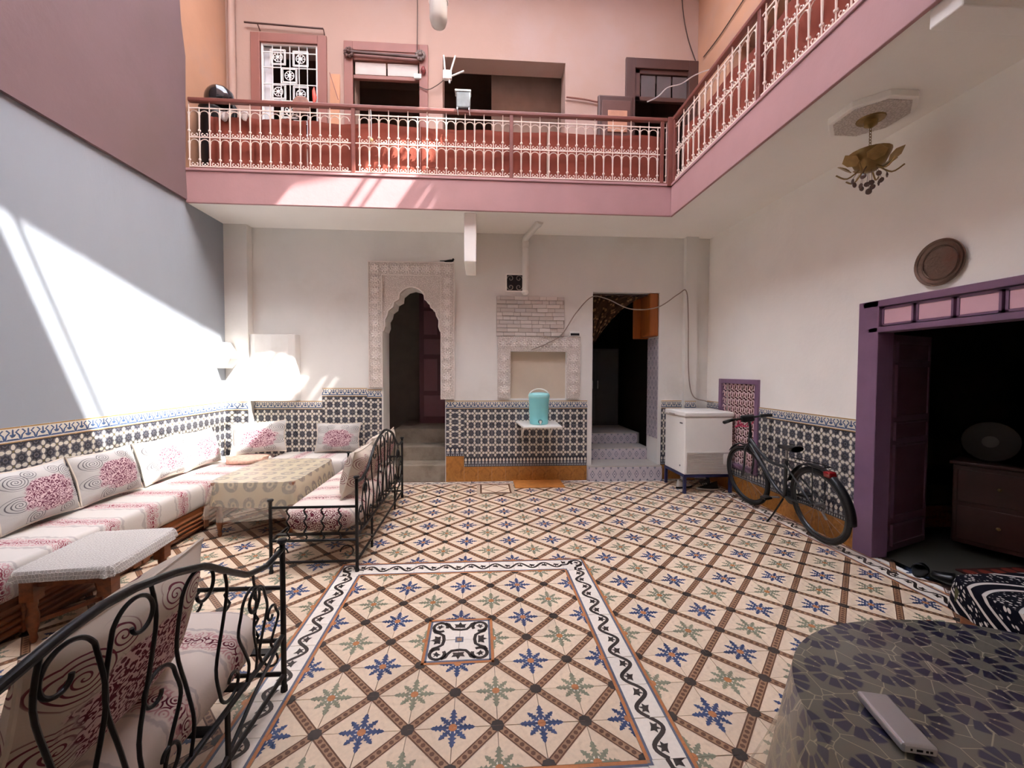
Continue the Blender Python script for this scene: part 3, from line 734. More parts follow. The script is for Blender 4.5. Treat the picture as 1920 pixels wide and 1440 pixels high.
# salon furniture in the dark
def banquette(name, label, loc, L, D, rz, mm, bm):
    t = thing(name, label, 'sofa', loc, rz)
    g = G(); g.box(0, L, 0, D, .02, .25); obj('base', g, bm, t, bevel=.01)
    g = G(); g.box(0, L, -.03, D, .25, .46); obj('mattress', g, mm, t, bevel=.05, seg=3)
    n = int(L/.6)
    for k in range(n):
        g = G(); g.cushion(.58, .42, .2); obj('back_cushion', g, mm, t, (.3+k*.6, D-.12, .66), (R(-12), 0, 0), smooth=True)
    return t
olive = mat('olive_velvet', (74, 74, 50), .9, var=.15, sc=6, spec=.15)
banquette('salon_banquette', 'olive velvet banquette in the unlit salon', (7.0, -2.3, 0), 4.2, .75, PI/2, olive, wood)
banquette('salon_corner_banquette', 'olive velvet banquette along the far side of the unlit salon', (4.6, 1.42, 0), 1.5, .75, 0, olive, wood)
sb = thing('salon_sideboard', 'dark red wooden sideboard just inside the salon door', 'sideboard', (4.35, .98, 0), R(-60))
redw = mat('mahogany_wood', (58, 26, 22), .4, var=.15, sc=6)
g = G(); g.box(0, .55, 0, .4, .08, .78); obj('body', g, redw, sb, bevel=.01)
for k in range(2):
    g = G(); g.box(.03, .52, -.015, 0, .12+k*.34, .42+k*.32); o = obj('drawer', g, redw, sb, bevel=.006); g2 = G(); g2.ball((.275, -.03, .28+k*.33), .015); obj('knob', g2, brass, o)
g = G(); g.box(-.02, .57, -.02, .42, .78, .81); obj('top', g, redw, sb, bevel=.008)
pl = thing('oval_dish', 'pale oval dish standing on the salon sideboard', 'dish', (4.47, .95, .81), R(-60))
g = G(); g.lathe([(.001, 0), (.12, .004), (.17, .02), (.175, .024), (.12, .01), (.001, .006)], 24, 0, Matrix.Translation((.1, .15, .17)) @ Matrix.Rotation(R(75), 4, 'X')); obj('bowl', g, mat('dull_dish', (62, 60, 56), .6), pl, smooth=True)
g = G(); g.lathe([(.001, 0), (.05, .002), (.052, .006), (.001, .006)], 16, 0, Matrix.Translation((.1, .135, .17)) @ Matrix.Rotation(R(75), 4, 'X')); obj('centre', g, mat('dish_grey', (104, 104, 100), .4), pl, smooth=True)
cpt, p_, n_ = newmat('oriental_carpet', .95, spec=.05)
v_ = n_.coord(); vo = n_.voro(v_, 9, rnd=.2); n_.lk(n_.mix(n_.step(vo.outputs[0], .3, .45), lin((120, 50, 40)), lin((62, 36, 34))), p_.inputs['Base Color'])
g = G(); g.box(3.95, 6.2, -2.2, .62, 0, .012); tag(obj('salon_carpet', g, cpt), 'dark red patterned carpet on the salon floor', 'carpet')
for i, (x, y, rz, lb) in enumerate(((3.62, .60, .6, 'black slipper lying by the open purple door'), (3.72, .44, 2.2, 'black slipper tipped at the salon threshold'))):
    t = thing('slipper', lb, 'slipper', (x, y, 0), rz)
    g = G(); g.prism([(.13*math.cos(a)*(1 if math.cos(a) > 0 else 1.05), (.047+.008*math.cos(a))*math.sin(a)) for a in [2*PI*k/16 for k in range(16)]], 0, .02); obj('sole', g, rubber, t, bevel=.004)
    def sf(u, v): a = PI*u; x_ = lerp(.0, .12, v); w_ = .052*(1-.55*v**3); return (x_, w_*math.cos(a), .02+.05*(1-.5*v)*math.sin(a))
    g = G(); g.grid(sf, 10, 6); o = obj('upper', g, black, t, smooth=True); o.modifiers.new('s', 'SOLIDIFY').thickness = .004

# ---------------------------------------------------------------- low lattice window on the right wall
wd_ = struct('window_2', G().box(XR-.03, XR+.06, 2.33, 2.39, .33, 1.5).box(XR-.03, XR+.06, 3.08, 3.14, .33, 1.5).box(XR-.03, XR+.06, 2.39, 3.08, 1.44, 1.5).box(XR-.03, XR+.06, 2.39, 3.08, .33, .39), purple, label='low window in a purple frame with pink lattice ironwork', bevel=.004)
pk = mat('pink_iron_paint', (224, 190, 190), .5, var=.06)
g = G()
for i in range(1, 8): g.tube([(XR+.0, 2.39+.69*i/8, .39), (XR, 2.39+.69*i/8, 1.44)], .004, 4)
o = obj('lattice_bars', g, rail_white, wd_)
for i in range(8):
    for j in range(11):
        g = None
sg_ = G()
for s_ in (-1, 1): sg_.tube([(0, s_*(.021+.019*math.cos(t)), .034*math.sin(t)+s_*.008) for t in [k*.7 for k in range(8)]], .007, 4)
me_s = mesh(sg_, 'scroll', [pk], True)
for i in range(8):
    for j in range(11): link('scroll', me_s, wd_, (XR, 2.39+.69*(i+.5)/8, .39+1.05*(j+.5)/11))
g = G(); g.box(XR+.1, XR+.12, 2.36, 3.11, .36, 1.48); obj('backing_board', g, mat('rust_board', (112, 66, 66), .8, var=.2, sc=5), wd_)
# ---------------------------------------------------------------- gallery railings
BW = .1145; Z0 = GZ1
def bal_mesh(long):
    g = G(); lo, hi = (.03, .80) if long else (.06, .735)
    pts = [(0, 0, lo)]; rr = [.006]
    for z, r in ((.10, .006), (.125, .006), (.13, .016), (.145, .016), (.15, .007), (.32, .011), (.33, .015), (.345, .015), (.35, .006), (.455, .006), (.46, .016), (.475, .016), (.48, .007), (.65, .011), (.66, .015), (.675, .015), (.68, .006), (hi, .006)):
        pts.append((0, 0, z)); rr.append(r)
    g.tube(pts, rr, 6); return mesh(g, 'baluster', [rail_white], True)
def arch_mesh():
    g = G(); w_ = BW
    g.tube([(w_/2-(w_/2-.004)*math.cos(t), 0, -.055+.05*math.sin(t)) for t in [PI*k/8 for k in range(9)]], .0055, 4)
    return mesh(g, 'arch', [rail_white], True)
def scr_mesh():
    g = G(); w_ = BW
    for sx in (-1, 1):
        g.tube([(w_/2+sx*(.022+(.024-.0022*k)*math.cos(k*.62+PI)), 0, .028+(.026-.002*k)*math.sin(k*.62+PI)) for k in range(10)], .005, 4)
    return mesh(g, 'scroll', [rail_white], True)
ME_BL, ME_BS, ME_SC, ME_AR = bal_mesh(True), bal_mesh(False), scr_mesh(), arch_mesh()
def railing(name, label, loc, rz, L, posts, skip=()):
    t = thing(name, label, 'railing', loc, rz)
    g = G(); g.box(0, L, -.028, .028, .79, .835); obj('handrail', g, rail_brown, t, bevel=.01)
    for z in (.06, .395, .725):
        g = G(); g.box(0, L, -.005, .005, z-.006, z+.006); obj('rail_bar', g, rail_white, t)
    g = G(); g.box(0, L, -.008, .012, .0, .05); obj('kick_rail', g, rail_brown, t)
    for x in posts:
        g = G(); g.box(x-.022, x+.022, -.02, .02, 0, .8); obj('post', g, rail_brown, t, bevel=.005)
    n = int(round(L/BW)); w_ = L/n
    for i in range(n+1):
        x = i*w_
        if any(abs(x-p) < .05 for p in posts): continue
        link('baluster', ME_BL if i % 2 == 0 else ME_BS, t, (x, 0, 0))
    for i in range(n):
        x = (i+.5)*w_
        if any(abs(x-p) < .03 for p in posts): continue
        for zt in (.375, .70): link('arch', ME_AR, t, (i*w_, 0, zt), sc=(w_/BW, 1, 1))
        for zb in (.065, .40): link('scroll', ME_SC, t, (i*w_, 0, zb), sc=(w_/BW, 1, 1))
    return t
railing('back_gallery_railing', 'cream scrollwork iron railing with brown handrail along the back gallery', (XL+.06, GE+.02, Z0), 0, 2.44-XL-.06, (1.86, 3.74, 5.62))
railing('side_gallery_railing', 'cream scrollwork iron railing with brown handrail along the side gallery', (GX+.02, GE-.02, Z0), -PI/2, 3.0, (0.02, 1.55, 2.98))
g = G(); g.box(-.04, .04, -.04, .04, 0, .84); tag(obj('corner_post', g, rail_brown, None, (GX-.02, GE+.02, Z0), bevel=.006), 'brown corner post where the two gallery railings meet', 'post')
# terracotta cloth screens tied behind the railing
def screen(label, x0, x1, y, z0, z1, n, amp, seed, axis='x', sag=.03):
    rd = random.Random(seed); ph = [rd.uniform(0, 6) for _ in range(4)]
    def fn(u, v):
        s_ = lerp(x0, x1, u)
        d_ = amp*(math.sin(u*n*6.28+ph[0])+.6*math.sin(u*n*14+ph[1]+v*3)*(1-.5*v)+.4*math.sin(u*n*31+ph[2]))
        zz = lerp(z0, z1-sag*abs(math.sin(u*PI*n)), v)
        return (s_, y+d_, zz) if axis == 'x' else (y+d_, s_, zz)
    g = G(); g.grid(fn, 70, 8); o = obj('fabric_screen', g, red_cloth, smooth=True); o.modifiers.new('s', 'SOLIDIFY').thickness = .003
    return tag(o, label, 'fabric screen', None)
screen('bunched terracotta cloth behind the railing beside the chipped mauve wall', -3.08, -1.95, GE+.10, Z0+.03, Z0+.70, 2.5, .014, 1)
screen('smooth terracotta cloth behind the railing under the grilled window', -1.93, -.62, GE+.085, Z0+.03, Z0+.68, 1.5, .008, 2)
screen('terracotta cloth behind the railing under the wide upper opening', -.6, .95, GE+.085, Z0+.03, Z0+.66, 2, .010, 3)
screen('terracotta cloth behind the railing next to the corner post', .97, 2.40, GE+.085, Z0+.03, Z0+.67, 1.2, .008, 4)
screen('terracotta cloth behind the side gallery railing', -.3, 2.5, GX+.10, Z0+.03, Z0+.66, 3, .010, 5, 'y')
# ---------------------------------------------------------------- upper windows and doors
def frame_box(g, x0, x1, z0, z1, w_, y0, y1, bottom=True):
    g.box(x0, x0+w_, y0, y1, z0, z1); g.box(x1-w_, x1, y0, y1, z0, z1); g.box(x0+w_, x1-w_, y0, y1, z1-w_, z1)
    if bottom: g.box(x0+w_, x1-w_, y0, y1, z0, z0+w_)
    return g
g = frame_box(G(), -2.97, -1.97, 4.64, 6.15, .12, YB-.03, YB+.05)
w1 = struct('window_1', g, brown_frame, label='window with a white ornamental grille in a brown frame', bevel=.006)
g = frame_box(G(), -2.84, -2.1, 4.76, 6.03, .02, YB+.0, YB+.03)
for x in (-2.71, -2.47, -2.23): pass
gx = [-2.83+.715*k/4 for k in range(5)]
for z in (4.98, 5.28, 5.5, 5.72, 5.92): g.box(-2.83, -2.11, YB+.008, YB+.022, z-.005, z+.005)
for x in (-2.7, -2.59, -2.47, -2.35, -2.24): g.box(x-.004, x+.004, YB+.008, YB+.022, 4.78, 6.02)
obj('grille_bars', g, white_paint, w1)
def medal():
    g = G()
    for r in (.085, .1):
        for a in range(4):
            c, s_ = math.cos(a*PI/2), math.sin(a*PI/2); T = Matrix.Rotation(a*PI/2, 4, 'Y')
            g.box(-r, r, -.006, .006, r-.004, r+.004, 0, T)
    g.tube([(.06*math.cos(t), 0, .06*math.sin(t)) for t in [2*PI*k/14 for k in range(14)]], .006, 5, closed=True)
    for a in range(4):
        T = Matrix.Rotation(a*PI/4, 4, 'Y'); g.box(-.06, .06, -.004, .004, -.004, .004, 0, T)
    g.lathe([(.02, -.008), (.02, .008)], 8, 0, Matrix.Rotation(PI/2, 4, 'X'))
    return mesh(g, 'medallion', [white_paint])
ME_MD = medal()
for (x, z) in ((-2.63, 5.86), (-2.33, 5.85), (-2.48, 5.62), (-2.63, 5.4), (-2.33, 5.38), (-2.48, 5.15), (-2.63, 4.92), (-2.33, 4.92)): link('medallion', ME_MD, w1, (x, YB+.015, z))
g = G(); g.box(-2.84, -2.72, YB+.06, YB+.075, 4.77, 6.02); obj('curtain_edge', g, mat('white_voile', (206, 204, 204), .9), w1)
# door with shell ornaments
g = frame_box(G(), -1.74, -.6, GZ1, 6.1, .12, YB-.03, YB+.06, False); g.box(-1.62, -.72, YB, YB+.05, 5.62, 5.67); g.box(-1.62, -.72, YB-.02, YB+.05, 5.86, 5.98)
d1 = struct('door_1', g, brown_frame, label='upper door opening in a brown frame with a pale transom', bevel=.006)
for x in (-1.6, -1.16): 
    g = G(); g.box(x, x+.42, YB+.01, YB+.03, 5.68, 5.85); obj('transom_pane', g, mat('frosted_pane', (186, 170, 158), .4) if 'frosted_pane' not in MATS else MATS['frosted_pane'], d1, bevel=.006)
g = G(); g.tube([(-1.68, YB-.06, 5.93), (-.66, YB-.06, 5.90)], .018, 8)
tag(obj('curtain_pole', g, dark_brown, smooth=True), 'dark curtain pole across the top of the transomed upper door', 'curtain pole')
def shell(name, label, x, z, m):
    t = thing(name, label, 'ornament', (x, YB-.03, z))
    for k in range(9):
        a = k*2*PI/9
        g = G(); g.ball((.05*math.cos(a), -.03, .05*math.sin(a)), .026, 0, 6, (1, .8, 1)); obj('petal', g, m, t)
    g = G(); g.ball((0, -.045, 0), .026, 0, 8); obj('centre', g, m, t)
    return t
shell('pole_finial', 'dark carved rosette at the end of the pole beside the board', -1.66, 5.92, dark_brown)
shell('pole_finial', 'grey carved rosette above the red pendant on the upper door', -.70, 5.93, mat('grey_carving', (120, 104, 96), .7))
g = G(); g.lathe([(.001, -.07), (.03, -.03), (.035, 0), (.02, .04), (.001, .05)], 10); tag(obj('red_pendant', g, mat('oxblood', (120, 44, 40), .5), None, (-.66, YB-.05, 5.74), smooth=True), 'small dark red pendant hanging under the grey rosette', 'ornament')
g = G(); g.box(-.05, .05, -.03, 0, -.03, .03); tag(obj('door_bell_box', g, white_paint, None, (-.74, YB-.02, 5.66), bevel=.004), 'small white bell box on the frame of the upper door', 'bell')
# window 3 at the right end with its open shutter
g = frame_box(G(), 2.2, 3.27, GZ1, 6.08, .14, YB-.03, YB+.06, False); g.box(2.34, 3.13, YB, YB+.05, 5.5, 5.56); g.box(2.34, 3.13, YB, YB+.05, 5.88, 5.95); g.box(2.34, 2.42, YB, YB+.05, 5.5, 5.95)
w3 = struct('window_3', g, dark_brown, label='upper window with three panes in a dark brown frame', bevel=.006)
for k in range(3):
    g = G(); g.box(2.44+k*.235, 2.65+k*.235, YB+.02, YB+.035, 5.57, 5.87); obj('pane', g, glass_dark, w3)
sh = thing('open_shutter', 'brown panelled shutter swung open with a tan inset', 'shutter', (1.72, YB-.3, GZ1))
g = G(); g.box(0, .5, 0, .05, 0, 1.46); obj('leaf', g, dark_brown, sh, bevel=.03)
g = G(); g.box(.05, .45, -.015, 0, .3, 1.38); obj('moulding', g, mat('umber_panel', (98, 62, 52), .5), sh, bevel=.012)
g = G(); g.box(.13, .40, -.03, -.012, .95, 1.24); obj('inset', g, mat('tan_inset', (188, 134, 106), .6, var=.12, sc=10), sh, bevel=.03)
g = G(); g.tube([(-3.03, YB-.05, 6.25), (-2.0, YB-.05, 6.22)], .012, 6); g.tube([(-2.85, YB, 6.18), (-2.86, YB-.05, 6.24)], .008, 5); g.tube([(-2.0, YB, 6.17), (-2.0, YB-.05, 6.22)], .008, 5)
tag(obj('curtain_rod', g, dark_brown, smooth=True), 'thin dark rod above the grilled upper window', 'curtain rod')
bd = thing('leaning_board', 'tan wooden board leaning between the grilled window and the door', 'board', (-1.93, YB-.1, GZ1))
g = G(); g.box(0, .13, .0, .02, 0, 1.76); obj('plank', g, mat('tan_plank', (192, 138, 104), .7, var=.08), bd, rot=(R(-3), 0, 0))
g = G(); g.bar((.03, -.01, 1.7), (.14, -.01, 1.35), .012, .01); obj('diagonal_strip', g, brown_frame, bd)
# orange/white conduit in the corner
g = G(); g.tube([(-3.2, YB-.04, GZ1), (-3.2, YB-.04, RZ)], .045, 10); tag(obj('corner_conduit', g, salmon_wall, smooth=True), 'salmon painted pipe rising in the gallery corner', 'pipe')
# black barrel and helmet at the end of the gallery
bb = thing('covered_bin', 'black plastic bin at the end of the back gallery', 'bin', (-3.13, GE+.28, GZ1))
g = G(); g.lathe([(.11, 0), (.135, .4), (.14, .82), (.148, .83), (.148, .86), (.001, .88)], 20); obj('body', g, black, bb, smooth=True)
g = G(); g.lathe([(.15, .78), (.152, .80), (.15, .82)], 20); obj('rim', g, black, bb, smooth=True)
hm = thing('black_helmet', 'glossy black helmet resting above the gallery handrail', 'helmet', (-3.06, GE+.28, GZ1+.88), R(-20))
hg = mat('glossy_black_shell', (14, 14, 16), .12, coat=.6)
def hf(u, v):
    a = 2*PI*u; ph = lerp(-.55, PI/2, v); r = math.cos(ph)
    return (.17*r*math.cos(a), .14*r*math.sin(a), .12+.15*math.sin(ph)+.02*math.cos(a)*(1-v))
g = G(); g.grid(hf, 24, 12, cu=True); obj('shell', g, hg, hm, smooth=True)
g = G(); g.grid(lambda u, v: (.178*math.cos(lerp(-.9, .9, u))*math.cos(lerp(-.3, .45, v)), .15*math.sin(lerp(-.9, .9, u)), .13+.155*math.sin(lerp(-.3, .45, v))), 12, 6); o = obj('visor', g, mat('smoked_visor', (30, 34, 42), .08, coat=1), hm, smooth=True)
g = G(); g.tube([(.16*math.cos(t), .135*math.sin(t), .045) for t in [2*PI*k/20 for k in range(20)]], .01, 6, closed=True); obj('edge_trim', g, rubber, hm, smooth=True)
g = G()
def cl(u, v): return (-3.22+.17*u+.015*math.sin(v*9), GE+.62+.03*math.sin(u*9+v*4), lerp(GZ1+.02, GZ1+1.36-.25*u, v))
g.grid(cl, 8, 10); o = obj('dark_tarp', g, black, smooth=True); o.modifiers.new('s', 'SOLIDIFY').thickness = .006; tag(o, 'black sheet hung against the orange wall behind the helmet', 'sheet')
# lace cloth over the railing by the bin
lace = mat('white_lace', (222, 212, 204), .9, var=.2, sc=40)
g = G()
def lf(u, v):
    x = lerp(-2.93, -2.62, u); s_ = v*2-1
    return (x+.02*math.sin(v*7), GE+.055+.05*max(0, 1-abs(s_))+.02*math.sin(u*12), GZ1+.755-.12*abs(s_)**1.3*(.7+.5*math.sin(u*8)))
g.grid(lf, 12, 8); o = obj('lace_cloth', g, lace, smooth=True); o.modifiers.new('s', 'SOLIDIFY').thickness = .003; tag(o, 'crumpled white lace cloth tucked behind the railing near the helmet', 'cloth')
# tin box, aerial, red peg, hanging bulb, pull-lamp, cables
tb = thing('tin_box', 'shiny metal box with a white lid clipped on the handrail', 'box', (-.08, GE+.02, GZ1+.835))
g = G(); g.box(-.085, .085, -.05, .05, 0, .19); obj('body', g, mat('galvanised_tin', (120, 126, 126), .3, .8, var=.2, sc=8), tb, bevel=.012)
g = G(); g.box(-.1, .09, -.055, .055, .19, .21); obj('lid', g, white_paint, tb, bevel=.004)
g = G(); g.tube([(.0, 0, .21), (0, 0, .235)], .012, 8); obj('knob', g, white_paint, tb)
for sx in (-.07, .07):
    g = G(); g.tube([(sx, -.035, .02), (sx, -.055, -.03), (sx+.01, -.05, -.09)], .007, 5); obj('clip', g, chrome, tb)
an = thing('wifi_router', 'white router with splayed aerials on the reveal of the wide upper opening', 'router', (-.36, YB-.04, 5.66))
g = G(); g.box(-.03, .09, -.06, .0, -.05, .07); obj('body', g, white_paint, an, bevel=.01)
for (a, b_) in (((0, -.03, .06), (-.02, -.04, .27)), ((.07, -.03, .05), (.14, -.04, .27)), ((.08, -.03, .0), (.26, -.06, .06)), ((.06, -.03, -.05), (.06, -.04, -.1))):
    g = G(); g.tube([a, b_], .012, 6); obj('aerial', g, white_paint, an, smooth=True)
g = G(); g.tube([(0, 0, -.11), (.01, 0, -.02), (0, 0, .06), (.005, 0, .11)], [.012, .03, .022, .006], 8); tag(obj('red_toy', g, mat('coral_plastic', (226, 92, 76), .5), None, (-2.13, YB-.06, 5.32), smooth=True), 'small coral red toy hung on the white window grille', 'toy')
g = G(); g.prism([(-.11, -.1), (.11, -.1), (.12, .02), (.07, .11), (-.05, .12), (-.11, .05)], -.02, .02, 0, Matrix.Rotation(PI/2, 4, 'X')); tag(obj('carved_mask', g, mat('clay_mask', (150, 110, 96), .9, var=.15, sc=20), None, (-2.31, YB-.04, 5.2), bevel=.02), 'small clay plaque leaning against the white window grille', 'plaque')
lp = thing('hanging_globe_lamp', 'white cylindrical globe lamp hanging above the courtyard', 'lamp', (-.215, 1.0, 4.34))
opal = mat('opal_glass', (222, 220, 212), .25, var=.03)
g = G(); g.lathe([(.001, 0), (.03, .003), (.058, .025), (.07, .07), (.072, .2)], 20); obj('globe', g, opal, lp, smooth=True)
g = G(); g.lathe([(.074, .195), (.078, .2), (.078, .215), (.07, .22), (.07, .34), (.03, .37), (.001, .375)], 20); obj('cap', g, white_paint, lp, smooth=True)
g = G(); g.tube([(0, 0, .37), (0, 0, 4.2)], .004, 5); obj('flex', g, grey_c, lp)
cable('thin_cable', [(-.745, YB-.03, RZ), (-.74, YB-.04, 6.6), (-.745, YB-.05, 5.98)], .006, dark_c, 'thin dark cord dropping to the grey rosette', 3)
cable('sagging_cable', [(2.98, YB-.03, RZ), (3.02, YB-.03, 6.8), (3.1, YB-.03, 6.4), (3.22, YB-.03, 6.08)], .007, dark_c, 'thin dark cable sagging down to the three-paned window', 5)
cable('side_wall_cable', [(3.255, 3.3, 6.02), (3.255, 2.9, 6.0), (3.255, 2.2, 6.05), (3.255, 1.0, 6.1)], .007, dark_c, 'thin dark cable running along the orange side wall', 4)
cable('white_cable', [(2.3, GE+.3, 5.12), (2.42, GE+.25, 5.16), (2.55, GE+.25, 5.28), (2.75, GE+.28, 5.36), (2.95, GE+.3, 5.5), (3.26, GE+.3, 5.62)], .008, mat('white_cable_pvc', (206, 196, 190), .5), 'loose pale cable stretched across the gallery corner', 5)
cable('ledge_cable', [(1.34, YB-.03, 5.48), (1.6, YB-.03, 5.46), (1.9, YB-.03, 5.42), (2.2, YB-.04, 5.42)], .012, brown_frame, 'brown cable running from the wide opening to the shutter', 4)
cable('router_cable', [(-.72, YB-.04, 5.52), (-.6, YB-.05, 5.48), (-.48, YB-.05, 5.54), (-.38, YB-.05, 5.62)], .006, dark_c, 'short dark cable drooping from the door frame to the router', 4)
pc = thing('pull_cord_bulb', 'small bulb dangling on a cord in front of the terracotta cloth', 'bulb', (-1.16, GE-.02, GZ1+.42))
g = G(); g.ball((0, 0, 0), .022, 0, 8); obj('bulb', g, mat('warm_bulb', (226, 206, 150), .3), pc, smooth=True)
g = G(); g.tube([(0, 0, .02), (.0, .0, .2), (-.01, .02, .34), (-.02, .04, .38)], .004, 5); obj('cord', g, white_paint, pc)
# ---------------------------------------------------------------- printed fabrics
def bouquet_fabric(name, base=(226, 220, 212), wine=(128, 52, 72), scroll=(120, 112, 116)):
    mt, p, n = newmat(name, .85, spec=.15)
    uv = n.coord('UV'); wob = n.noise(uv, 6, 3)
    x, y, _ = n.xyz(uv)
    dx = n.math('SUBTRACT', x, .52); dy = n.math('SUBTRACT', y, .46)
    d = n.math('SQRT', n.math('ADD', n.math('MULTIPLY', dx, dx), n.math('MULTIPLY', n.math('MULTIPLY', dy, dy), 1.15)))
    dd = n.math('ADD', d, n.math('MULTIPLY', n.math('SUBTRACT', wob.outputs[0], .5), .28))
    bm = n.step(dd, .36, .31)
    vo = n.voro(uv, 11); vo2 = n.voro(uv, 31); rings = n.math('SINE', n.math('MULTIPLY', n.math('ADD', vo.outputs[0], n.math('MULTIPLY', vo2.outputs[0], .55)), 17))
    petal = n.step(rings, -.3, .3)
    dark = n.math('MULTIPLY', bm, petal)
    ax = n.math('ABSOLUTE', dx)
    acc = None
    for (cx, cy, r0) in ((.33, .76, .16), (.37, .38, .15), (.2, .12, .12), (.16, .86, .10)):
        ex = n.math('SUBTRACT', ax, cx); ey = n.math('SUBTRACT', y, cy)
        dist = n.math('SQRT', n.math('ADD', n.math('MULTIPLY', ex, ex), n.math('MULTIPLY', ey, ey)))
        ang = n.math('ARCTAN2', ey, ex)
        sp = n.math('SINE', n.math('ADD', n.math('MULTIPLY', dist, 190), ang))
        ln = n.math('MULTIPLY', n.step(sp, .45, .8), n.step(dist, r0, r0*.85))
        acc = ln if acc is None else n.math('MAXIMUM', acc, ln)
    acc = n.math('MULTIPLY', acc, n.math('SUBTRACT', 1, bm))
    fine = n.noise(uv, 60, 2)
    b0 = n.mix(n.step(n.noise(uv, 4, 2).outputs[0], .4, .7), lin(base), lin(tuple(int(c*.94) for c in base)))
    blush = n.mix(n.math('MULTIPLY', bm, .7), b0, lin((214, 176, 182)))
    c1 = n.mix(acc, blush, lin(scroll)); c2 = n.mix(dark, c1, lin(wine))
    n.lk(c2, p.inputs['Base Color'])
    b = n.new('Bump'); b.inputs['Strength'].default_value = .25; b.inputs['Distance'].default_value = .004; n.lk(fine.outputs[0], b.inputs['Height']); n.lk(b.outputs[0], p.inputs['Normal'])
    return mt
def stripe_fabric(name, axis=1, period=.36, phase=0.0, base=(204, 198, 191), rose=(178, 98, 112), wine=(138, 54, 72)):
    mt, p, n = newmat(name, .85, spec=.15)
    v = n.coord(); c = n.xyz(v); wob = n.noise(v, 14, 3)
    s_ = n.math('ADD', n.math('ADD', n.math('MULTIPLY', c[axis], 1/period), phase), n.math('MULTIPLY', n.math('SUBTRACT', wob.outputs[0], .5), .22))
    fr = n.math('ABSOLUTE', n.math('SUBTRACT', n.math('FRACT', s_), .5))
    band = n.step(fr, .2, .14); core = n.step(fr, .08, .04); edge = n.math('MULTIPLY', n.step(fr, .27, .25), n.step(fr, .2, .22))
    vo = n.voro(v, 26); pet = n.step(n.math('SINE', n.math('MULTIPLY', vo.outputs[0], 22)), -.2, .5)
    c0 = n.mix(n.math('MULTIPLY', edge, .5), lin(base), lin((150, 140, 140)))
    c1 = n.mix(n.math('MULTIPLY', band, n.math('ADD', n.math('MULTIPLY', pet, .55), .15)), c0, lin(rose))
    c2 = n.mix(n.math('MULTIPLY', core, pet), c1, lin(wine))
    n.lk(c2, p.inputs['Base Color'])
    b = n.new('Bump'); b.inputs['Strength'].default_value = .2; b.inputs['Distance'].default_value = .004; n.lk(n.noise(v, 90, 2).outputs[0], b.inputs['Height']); n.lk(b.outputs[0], p.inputs['Normal'])
    return mt
bouquet = bouquet_fabric('rose_bouquet_fabric', (192, 189, 185), (108, 58, 76), (100, 96, 100))
bouquet2 = bouquet_fabric('wine_bouquet_fabric', (206, 192, 176), (98, 34, 48), (112, 50, 62))
bench_y = stripe_fabric('rose_striped_fabric', 1); bench_x = stripe_fabric('rose_striped_fabric_cross', 0)
piping_m = mat('cream_piping', (206, 194, 178), .8, var=.06)
def cushion_at(label, group, loc, rot, w_, h_, t_, mt, cat='cushion', name='printed_cushion'):
    t = thing(name, label, cat, loc, 0, group, rot)
    g = G(); g.cushion(w_, h_, t_, 0, 12); obj('cover', g, mt, t, smooth=80)
    pts = []
    for k in range(40):
        u = k/40*4; s_ = int(u); f = u-s_
        a, b = [(2*f-1, -1), (1, 2*f-1), (1-2*f, 1), (-1, 1-2*f)][s_]
        pts.append((a*w_/2*(1-.05*(1-abs(b))*abs(a)**4)*(1-.04*(1-b*b)*abs(a)), 0, b*h_/2*(1-.06*(1-a*a)*abs(b)**4)*(1-.04*(1-a*a)*abs(b))))
    g = G(); g.tube(pts, .007, 5, closed=True); obj('piping', g, piping_m, t, smooth=True)
    return t
# ---------------------------------------------------------------- long corner banquette
def bench_base(name, label, x0, x1, y0, y1, h_, front):
    t = thing(name, label, 'bench base', ((x0+x1)/2, (y0+y1)/2, 0))
    hx, hy = (x1-x0)/2, (y1-y0)/2
    g = G(); g.box(-hx, hx, -hy, hy, .03, h_); obj('carcass', g, wood, t, bevel=.006)
    g = G(); g.box(-hx+.03, hx-.03, -hy+.02, hy-.02, 0, .03); obj('plinth', g, dark_brown, t)
    for z in (.06, .10, .14, .18):
        g = G()
        if front == 'x': g.tube([(hx+.002, -hy+.02, z), (hx+.002, hy-.02, z)], .016, 8)
        else: g.tube([(-hx+.02, -hy-.002, z), (hx-.02, -hy-.002, z)], .016, 8)
        obj('moulding', g, wood, t, smooth=True)
    n = max(2, int((2*hy if front == 'x' else 2*hx)/.75))
    for k in range(n+1):
        g = G(); s_ = lerp(-1, 1, k/n)
        if front == 'x': g.box(hx-.005, hx+.022, s_*(hy-.04)-.035, s_*(hy-.04)+.035, .02, h_)
        else: g.box(s_*(hx-.04)-.035, s_*(hx-.04)+.035, -hy-.022, -hy+.005, .02, h_)
        obj('pilaster', g, wood, t, bevel=.006)
    return t
bench_base('banquette_base', 'carved walnut bench base along the left wall under the far cushions', XL+.03, -2.62, 1.05, 3.34, .24, 'x')
bench_base('banquette_base', 'carved walnut bench base along the left wall behind the lace-covered table', XL+.03, -2.62, -1.4, 1.045, .24, 'x')
bench_base('banquette_base', 'carved walnut bench base along the back wall in the corner', -2.585, -1.58, 2.82, YB-.02, .24, 'y')
